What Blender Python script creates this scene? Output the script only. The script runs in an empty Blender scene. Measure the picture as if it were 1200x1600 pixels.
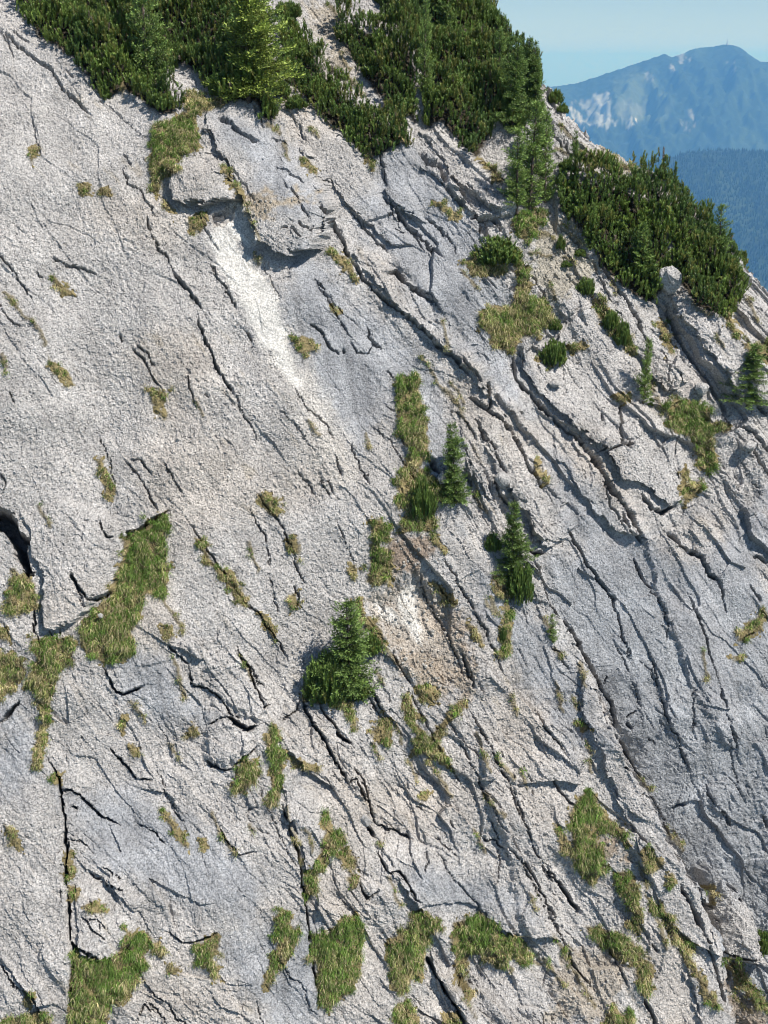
import bpy, math, time
import numpy as np
from mathutils import Vector
T0 = time.time()
R_ = np.random.default_rng(7)
sc = bpy.context.scene
COL = sc.collection

# ------------------------------------------------------------------ camera, sky, sun, exposure
F = 1931.0                       # focal length in photograph pixels (1200 x 1600)
PITCH = math.radians(20.0)
cam_d = bpy.data.cameras.new('camera'); cam = bpy.data.objects.new('camera', cam_d); COL.objects.link(cam)
cam.location = (0, 0, 0); cam.rotation_euler = (math.radians(90) - PITCH, 0, 0)
cam_d.sensor_fit = 'VERTICAL'; cam_d.angle = 2 * math.atan(800 / F)
cam_d.clip_start = 0.5; cam_d.clip_end = 150000
sc.camera = cam
FW = np.array([0, math.cos(PITCH), -math.sin(PITCH)]); UP = np.array([0, math.sin(PITCH), math.cos(PITCH)]); RT = np.array([1., 0, 0])

SUN = np.array([0.52, -0.27, 0.81]); SUN /= np.linalg.norm(SUN)
world = bpy.data.worlds.new('World'); sc.world = world; world.use_nodes = True
nt = world.node_tree; bg = nt.nodes['Background']
sky = nt.nodes.new('ShaderNodeTexSky'); sky.sky_type = 'NISHITA'; sky.sun_disc = False
sky.sun_elevation = math.asin(SUN[2]); sky.sun_rotation = math.atan2(SUN[0], SUN[1])
sky.altitude = 3200; sky.air_density = 1.1; sky.dust_density = 0.06; sky.ozone_density = 3.2
nt.links.new(sky.outputs[0], bg.inputs[0]); bg.inputs[1].default_value = 0.072
sun_d = bpy.data.lights.new('sun', 'SUN'); sun_d.energy = 5.0; sun_d.angle = math.radians(0.55); sun_d.color = (1.0, 0.965, 0.91)
sun = bpy.data.objects.new('sun', sun_d); COL.objects.link(sun)
sun.rotation_euler = Vector(-SUN).to_track_quat('-Z', 'Y').to_euler(); sun.location = (20, -20, 60)
vs = sc.view_settings; vs.view_transform = 'Standard'; vs.look = 'None'; vs.gamma = 1.0; vs.use_curve_mapping = False; vs.exposure = 0.48
HAZE_D = 7.4e-5
sc.cycles.use_denoising = True; sc.cycles.max_bounces = 6; sc.cycles.volume_bounces = 1
sc.cycles.diffuse_bounces = 3; sc.cycles.filter_width = 1.1

# ------------------------------------------------------------------ helpers
def project(P):
    z = P @ FW
    return np.stack([600 + F * (P @ RT) / z, 800 - F * (P @ UP) / z], -1), z

_perm = np.random.default_rng(3).permutation(512).astype(np.int32)
_perm = np.concatenate([_perm, _perm])
_ga = np.random.default_rng(4).uniform(0, 2 * np.pi, 512)
_gx, _gy = np.cos(_ga), np.sin(_ga)
def perlin(x, y, seed=0):
    x = x + seed * 17.31; y = y - seed * 9.77
    xi = np.floor(x).astype(np.int32); yi = np.floor(y).astype(np.int32)
    xf = x - xi; yf = y - yi
    u = xf * xf * xf * (xf * (xf * 6 - 15) + 10); w = yf * yf * yf * (yf * (yf * 6 - 15) + 10)
    a0 = _perm[xi & 511]; a1 = _perm[(xi + 1) & 511]; y0 = yi & 511; y1 = (yi + 1) & 511
    def g(h, dx, dy): return _gx[h] * dx + _gy[h] * dy
    n00 = g(_perm[(a0 + y0) & 511], xf, yf); n10 = g(_perm[(a1 + y0) & 511], xf - 1, yf)
    n01 = g(_perm[(a0 + y1) & 511], xf, yf - 1); n11 = g(_perm[(a1 + y1) & 511], xf - 1, yf - 1)
    a = n00 + u * (n10 - n00); b = n01 + u * (n11 - n01)
    return (a + w * (b - a)) * 1.5
def fbm(x, y, o=3, seed=0):
    r = 0; a = 1.0
    for k in range(o):
        r = r + a * perlin(x * 2 ** k, y * 2 ** k, seed + k * 5); a *= .5
    return r
def hash2(i, j, k):
    h = (i * 374761393 + j * 668265263 + k * 1442695041).astype(np.int64)
    h = (h ^ (h >> 13)) * 1274126177
    return ((h ^ (h >> 16)) & 0xFFFF) / 65535.0
def facets(x, y, seed):
    """Worley cells, each with its own offset and tilt: returns height, distance to the cell edge"""
    xi = np.floor(x).astype(np.int64); yi = np.floor(y).astype(np.int64)
    d1 = np.full(x.shape, 9.); d2 = d1.copy(); h1 = np.zeros(x.shape)
    for dx in (-1, 0, 1):
        for dy in (-1, 0, 1):
            cx = xi + dx; cy = yi + dy
            px = cx + hash2(cx, cy, seed) ; py = cy + hash2(cx, cy, seed + 1)
            d = (x - px) ** 2 + (y - py) ** 2
            h = hash2(cx, cy, seed + 2) - .5 + (hash2(cx, cy, seed + 3) - .5) * (x - px) * 1.3 + (hash2(cx, cy, seed + 4) - .5) * (y - py) * 1.3
            near = d < d1
            d2 = np.where(near, d1, np.minimum(d2, d)); h1 = np.where(near, h, h1); d1 = np.where(near, d, d1)
    return h1, np.sqrt(d2) - np.sqrt(d1)
def sstep(a, b, x):
    t = np.clip((x - a) / (b - a), 0, 1); return t * t * (3 - 2 * t)
def polyline(pts, q, closed=False):
    """distance, signed side (+ = right hand of the line going down), parameter 0..1"""
    pts = np.asarray(pts, float)
    if closed: pts = np.vstack([pts, pts[:1]])
    best = np.full(len(q), 1e18); side = np.zeros(len(q)); par = np.zeros(len(q)); n = len(pts) - 1
    for i in range(n):
        a, b = pts[i], pts[i + 1]; ab = b - a; L2 = ab @ ab + 1e-9
        t = np.clip(((q - a) @ ab) / L2, 0, 1)
        d = q - a - t[:, None] * ab; dd = (d * d).sum(1)
        s = -(ab[0] * (q[:, 1] - a[1]) - ab[1] * (q[:, 0] - a[0]))
        m = dd < best
        best = np.where(m, dd, best); side = np.where(m, s, side); par = np.where(m, (i + t) / n, par)
    return np.sqrt(best), np.sign(side), par
def inside(pts, q):
    pts = np.asarray(pts, float); r = np.zeros(len(q), bool); j = len(pts) - 1
    for i in range(len(pts)):
        (xi, yi), (xj, yj) = pts[i], pts[j]
        c = ((yi > q[:, 1]) != (yj > q[:, 1])) & (q[:, 0] < (xj - xi) * (q[:, 1] - yi) / (yj - yi + 1e-12) + xi)
        r ^= c; j = i
    return r
def near_idx(pts, q, m):
    p = np.asarray(pts, float); lo = p.min(0) - m; hi = p.max(0) + m
    return np.where((q[:, 0] > lo[0]) & (q[:, 0] < hi[0]) & (q[:, 1] > lo[1]) & (q[:, 1] < hi[1]))[0]
def poly_sd(pts, q, m):
    """signed distance (+ inside) for the points near the polygon: returns indices, sd"""
    ix = near_idx(pts, q, m); qq = q[ix]
    d, _, _ = polyline(pts, qq, True)
    return ix, np.where(inside(pts, qq), d, -d)

def mesh_np(name, V, faces, mat=None, col=None, parent=None, smooth=False):
    """faces: (n,3) or (n,4) int array"""
    me = bpy.data.meshes.new(name); V = np.asarray(V, np.float32); faces = np.asarray(faces, np.int32)
    n, k = faces.shape
    me.vertices.add(len(V)); me.vertices.foreach_set('co', V.ravel())
    me.loops.add(n * k); me.loops.foreach_set('vertex_index', faces.ravel())
    me.polygons.add(n); me.polygons.foreach_set('loop_start', np.arange(0, n * k, k, dtype=np.int32))
    me.polygons.foreach_set('loop_total', np.full(n, k, np.int32))
    me.polygons.foreach_set('use_smooth', np.full(n, smooth))
    me.update(calc_edges=True)
    if col is not None:
        at = me.color_attributes.new('Col', 'FLOAT_COLOR', 'POINT')
        c4 = np.ones((len(V), 4), np.float32); c4[:, :3] = col; at.data.foreach_set('color', c4.ravel())
    if mat: me.materials.append(mat)
    o = bpy.data.objects.new(name, me); COL.objects.link(o)
    if parent: o.parent = parent
    return o
def tag(o, label=None, cat=None, group=None, kind=None):
    if label: o['label'] = label
    if cat: o['category'] = cat
    if group: o['group'] = group
    if kind: o['kind'] = kind
    return o
def empty(name, loc):
    o = bpy.data.objects.new(name, None); COL.objects.link(o); o.location = loc; o.empty_display_size = .2; return o

# ------------------------------------------------------------------ materials
def new_mat(name):
    m = bpy.data.materials.new(name); m.use_nodes = True; t = m.node_tree
    return m, t, t.nodes['Principled BSDF']
def rock_material():
    m, t, b = new_mat('limestone'); N = t.nodes; L = t.links
    at = N.new('ShaderNodeVertexColor'); at.layer_name = 'Col'
    geo = N.new('ShaderNodeNewGeometry')
    def noise(scale, detail, rough):
        n = N.new('ShaderNodeTexNoise'); n.inputs['Scale'].default_value = scale; n.inputs['Detail'].default_value = detail
        n.inputs['Roughness'].default_value = rough; L.new(geo.outputs['Position'], n.inputs['Vector']); return n
    n1 = noise(16.0, 6, .82); n2 = noise(1.1, 4, .6)
    r1 = N.new('ShaderNodeMapRange'); r1.inputs['From Min'].default_value = .36; r1.inputs['From Max'].default_value = .62
    r1.inputs['To Min'].default_value = .42; r1.inputs['To Max'].default_value = 1.36; L.new(n1.outputs['Fac'], r1.inputs['Value'])
    r2 = N.new('ShaderNodeMapRange'); r2.inputs['From Min'].default_value = .3; r2.inputs['From Max'].default_value = .7
    r2.inputs['To Min'].default_value = .82; r2.inputs['To Max'].default_value = 1.14; L.new(n2.outputs['Fac'], r2.inputs['Value'])
    mu = N.new('ShaderNodeMath'); mu.operation = 'MULTIPLY'; L.new(r1.outputs[0], mu.inputs[0]); L.new(r2.outputs[0], mu.inputs[1])
    n5 = noise(21.0, 4, .7); r5 = N.new('ShaderNodeMapRange'); r5.inputs['From Min'].default_value = .55; r5.inputs['From Max'].default_value = .63
    r5.inputs['To Min'].default_value = 1.06; r5.inputs['To Max'].default_value = .50; L.new(n5.outputs['Fac'], r5.inputs['Value'])
    mu2 = N.new('ShaderNodeMath'); mu2.operation = 'MULTIPLY'; L.new(mu.outputs[0], mu2.inputs[0]); L.new(r5.outputs[0], mu2.inputs[1]); mu = mu2
    mx = N.new('ShaderNodeVectorMath'); mx.operation = 'SCALE'; L.new(at.outputs['Color'], mx.inputs[0]); L.new(mu.outputs[0], mx.inputs['Scale'])
    L.new(mx.outputs[0], b.inputs['Base Color'])
    n3 = noise(17.0, 6, .8); n4 = noise(26.0, 3, .7)
    bu = N.new('ShaderNodeBump'); bu.inputs['Strength'].default_value = 0.9; bu.inputs['Distance'].default_value = .07
    L.new(n3.outputs['Fac'], bu.inputs['Height'])
    bu2 = N.new('ShaderNodeBump'); bu2.inputs['Strength'].default_value = 0.5; bu2.inputs['Distance'].default_value = .02
    L.new(n4.outputs['Fac'], bu2.inputs['Height']); L.new(bu.outputs[0], bu2.inputs['Normal']); L.new(bu2.outputs[0], b.inputs['Normal'])
    b.inputs['Roughness'].default_value = .92; b.inputs['Specular IOR Level'].default_value = .2
    return m
def leaf_material(name, trans=.25, rough=.55):
    m, t, b = new_mat(name); N = t.nodes; L = t.links
    at = N.new('ShaderNodeVertexColor'); at.layer_name = 'Col'
    L.new(at.outputs['Color'], b.inputs['Base Color']); b.inputs['Roughness'].default_value = rough; b.inputs['Specular IOR Level'].default_value = .3
    tr = N.new('ShaderNodeBsdfTranslucent'); L.new(at.outputs['Color'], tr.inputs['Color'])
    mx = N.new('ShaderNodeMixShader'); mx.inputs[0].default_value = trans
    L.new(b.outputs[0], mx.inputs[1]); L.new(tr.outputs[0], mx.inputs[2]); L.new(mx.outputs[0], N['Material Output'].inputs['Surface'])
    return m
def noisy_material(name, c0, c1, scale, detail=4):
    m, t, b = new_mat(name); N = t.nodes; L = t.links
    geo = N.new('ShaderNodeNewGeometry'); n = N.new('ShaderNodeTexNoise'); n.inputs['Scale'].default_value = scale; n.inputs['Detail'].default_value = detail
    L.new(geo.outputs['Position'], n.inputs['Vector'])
    r = N.new('ShaderNodeValToRGB'); r.color_ramp.elements[0].color = (*c0, 1); r.color_ramp.elements[1].color = (*c1, 1)
    r.color_ramp.elements[0].position = .35; r.color_ramp.elements[1].position = .65
    L.new(n.outputs['Fac'], r.inputs[0]); L.new(r.outputs[0], b.inputs['Base Color']); b.inputs['Roughness'].default_value = .9
    return m
def vcol_material(name):
    m, t, b = new_mat(name); at = t.nodes.new('ShaderNodeVertexColor'); at.layer_name = 'Col'
    t.links.new(at.outputs['Color'], b.inputs['Base Color']); b.inputs['Roughness'].default_value = .95; b.inputs['Specular IOR Level'].default_value = .1
    return m
M_rock = rock_material()
M_grass = leaf_material('grass_blades', .3, .6)
M_needle = leaf_material('conifer_needles', .15, .5)
M_bark = noisy_material('bark', (.05, .035, .025), (.16, .12, .09), 14)
M_land = vcol_material('far_land')
M_soil = vcol_material('root_mat')
M_steel = noisy_material('galvanised_steel', (.25, .26, .27), (.38, .38, .39), .5)

# ------------------------------------------------------------------ traced features, in photograph pixels
RIDGE = [(742, -60), (757, 0), (790, 40), (818, 78), (843, 118), (868, 150), (893, 182), (930, 218), (968, 235), (1003, 246), (1055, 290),
         (1100, 330), (1140, 372), (1172, 408), (1200, 436), (1260, 500), (1340, 590)]
GULLY = [(826, 862), (850, 915), (880, 965), (905, 1010), (932, 1058), (950, 1100), (966, 1150), (990, 1195), (1015, 1240), (1045, 1310),
         (1075, 1360), (1092, 1395), (1112, 1450), (1132, 1500), (1140, 1560), (1150, 1640), (1165, 1760)]
# rock slabs: outline, height (m), edge softness (px), lean direction (du, dv), height share at the far end
SLABS = [
 ('hanging grey slab with an overhanging lower lip', [(325,170),(375,182),(440,182),(478,232),(500,285),(506,345),(466,406),(430,413),(384,393),(366,330),(335,255),(312,215)], 1.6, 6, (-.2,1), .05),
 ('small pale block above the fresh rockfall scar', [(250,262),(300,235),(345,262),(368,318),(352,328),(300,330),(262,322)], 1.1, 6, (0,1), .2),
 ('dark grey block with stepped ledges under the dwarf pines', [(588,235),(640,200),(690,205),(745,250),(790,300),(802,340),(775,352),(738,346),(706,318),(680,290),(650,262),(640,300),(650,350),(604,318)], .5, 10, (.3,1), .3),
 ('long narrow slab along the central diagonal crack', [(545,398),(560,392),(606,420),(660,470),(712,530),(760,600),(792,640),(782,662),(735,612),(690,548),(640,508),(596,470)], .42, 8, (-1,1), .4),
 ('smooth grey rib above the central diagonal crack', [(600,330),(660,372),(720,430),(762,500),(800,575),(812,640),(838,690),(822,690),(770,610),(716,528),(668,470),(612,410)], .3, 12, (0,1), .5),
 ('tapered slab ending in an overhanging nose', [(742,650),(785,668),(826,715),(858,760),(892,828),(880,848),(850,860),(822,852),(806,805),(776,748),(752,700)], .55, 8, (.3,1), .25),
 ('large pale outcrop with an undercut left edge', [(802,545),(830,522),(860,545),(905,480),(950,500),(1000,590),(1040,640),(1058,740),(1056,785),(1030,802),(1002,768),(958,760),(938,722),(905,690),(868,655),(834,622),(806,590)], .62, 7, (-.6,.7), .35),
 ('rounded shoulder slab below the perched boulder', [(1034,468),(1075,455),(1120,470),(1160,540),(1200,610),(1240,680),(1200,645),(1150,640),(1120,610),(1092,565),(1062,520),(1040,490)], .6, 12, (-.7,.7), .4),
 ('blunt rough block beside the grassy diagonal ledge', [(60,905),(50,890),(40,840),(30,800),(100,780),(165,800),(190,838),(192,880),(168,925),(140,938),(120,965),(92,990),(56,985)], .6, 9, (.1,1), .3),
 ('tall flat panel left of the long vertical crack', [(-60,1110),(20,1100),(70,1180),(92,1220),(96,1300),(104,1420),(110,1500),(108,1640),(-60,1640)], .4, 6, (1,.4), .3),
 ('narrow rib between two dark diagonal cracks', [(470,1088),(505,1098),(540,1150),(566,1200),(574,1250),(560,1248),(540,1215),(516,1175),(490,1130)], .25, 6, (0,1), .5),
 ('rounded oval slab ringed by grass', [(438,1215),(470,1205),(488,1260),(502,1310),(498,1345),(478,1364),(462,1330),(450,1290),(440,1255)], .4, 12, (0,1), .6),
 ('leaning pillar beside a wide black crack', [(668,1462),(692,1448),(712,1470),(722,1530),(742,1600),(742,1640),(725,1640),(700,1565),(676,1510)], .45, 7, (0,1), .7),
 ('pale wedge in the gully foot', [(1130,1372),(1144,1362),(1182,1404),(1206,1436),(1226,1495),(1240,1530),(1215,1528),(1165,1518),(1152,1456)], 1.7, 8, (1,.4), .6),
 ('broad slab tilted over the lower grass ledge', [(585,1300),(640,1312),(700,1330),(790,1350),(850,1400),(880,1475),(800,1470),(740,1425),(690,1415),(650,1425),(612,1370)], .4, 12, (-.2,1), .25),
 ('low block overhanging the bottom grass corner', [(116,1380),(170,1372),(215,1400),(205,1460),(170,1490),(150,1498),(118,1478)], .45, 6, (0,1), .4),
 ('grey slab between the spur gully and the outcrop', [(938,408),(985,440),(1028,468),(1036,525),(1062,600),(1040,628),(1004,592),(976,520),(950,460)], .45, 9, (-.4,1), .3),
 ('pale upper ledge block under the largest thicket', [(654,206),(690,202),(745,252),(792,306),(800,334),(770,335),(732,302),(700,270)], .4, 8, (-.5,.8), .5),
 ('pale bouldery block left of the outcrop top', [(852,428),(884,402),(922,470),(948,500),(905,478),(880,500)], .3, 8, (-.5,.8), .3),
 ('smooth slab tucked below the outcrop undercut', [(866,668),(900,704),(944,745),(988,812),(1006,850),(958,838),(900,780),(862,722)], .42, 8, (-.3,1), .3),
 ('pale rib running down from the stony gully', [(428,118),(470,150),(540,222),(592,302),(640,382),(604,384),(540,318),(478,246)], .38, 9, (-.6,.8), .4),
 ('rounded slab beside the lone small spruce', [(704,642),(740,652),(792,762),(768,800),(726,742)], .35, 9, (-.6,.8), .3),
 ('outer rib bounding the gully', [(894,1040),(945,1100),(1006,1240),(1076,1380),(1126,1520),(1142,1640),(1100,1640),(1040,1450),(962,1262),(918,1150)], .4, 10, (-1,.2), .5),
 ('inner rib parallel to the outer gully rib', [(742,1120),(790,1180),(850,1330),(912,1490),(960,1640),(900,1640),(842,1480),(790,1330),(752,1220)], .32, 9, (-1,.2), .5),
 ('square edged slab above the dark step, left of centre', [(270,1010),(330,1000),(420,1060),(424,1102),(398,1128),(345,1092),(300,1062)], .32, 7, (0,1), .2),
 ('long smooth plate in the middle of the back wall', [(1004,842),(1050,838),(1128,950),(1160,1090),(1150,1180),(1090,1080),(1036,950)], .3, 9, (-1,.3), .3),
]
KNOBS = [  # smaller lumps, not separate slabs: outline, height, softness
 ([(805,545),(812,528),(838,524),(846,548),(838,566),(812,566)], .35, 6), ([(775,742),(795,748),(800,775),(785,785),(772,765)], .2, 6),
 ([(760,778),(778,780),(785,800),(776,815),(758,800)], .2, 6), ([(955,630),(1000,625),(1010,670),(985,700),(976,665)], .25, 6),
 ([(920,625),(970,640),(976,690),(935,705),(880,665)], .2, 8), ([(1062,1140),(1080,1120),(1020,1090),(965,1100),(985,1150),(1020,1170)], .22, 12),
 ([(250,570),(300,560),(350,600),(330,640),(280,630)], .12, 18), ([(750,440),(790,430),(806,470),(775,480)], .3, 8), ([(700,800),(760,840),(780,890),(760,930),(720,880)], .25, 12),
 ([(1155,682),(1185,684),(1198,702),(1172,712),(1152,700)], .2, 5), ([(1045,830),(1085,850),(1128,905),(1132,840),(1100,800)], .25, 8),
 ([(320,1130),(360,1122),(400,1135),(392,1170),(350,1195),(318,1180)], .35, 8), ([(245,1300),(190,1290),(100,1235),(190,1220),(250,1260)], .15, 16),
 ([(640,1330),(700,1340),(690,1380),(650,1370)], .15, 14), ([(250,1550),(300,1540),(330,1600),(240,1620)], .2, 12), ([(170,1560),(230,1545),(260,1600),(180,1640)], .25, 10),
 ([(484,1420),(540,1402),(545,1440),(500,1455)], .3, 8), ([(555,1370),(600,1380),(640,1420),(620,1470),(570,1440)], .22, 8),
 ([(735,1100),(760,1040),(775,1075),(765,1085)], .2, 6), ([(850,150),(880,185),(910,230),(880,240),(855,200)], .3, 10), ([(820,190),(838,190),(840,215),(815,215)], .3, 5),
 ([(850,720),(900,700),(930,760),(960,820),(920,830),(870,790)], .2, 10), ([(1095,990),(1140,960),(1200,1000),(1200,1100),(1150,1080)], .15, 20),
]
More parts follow.
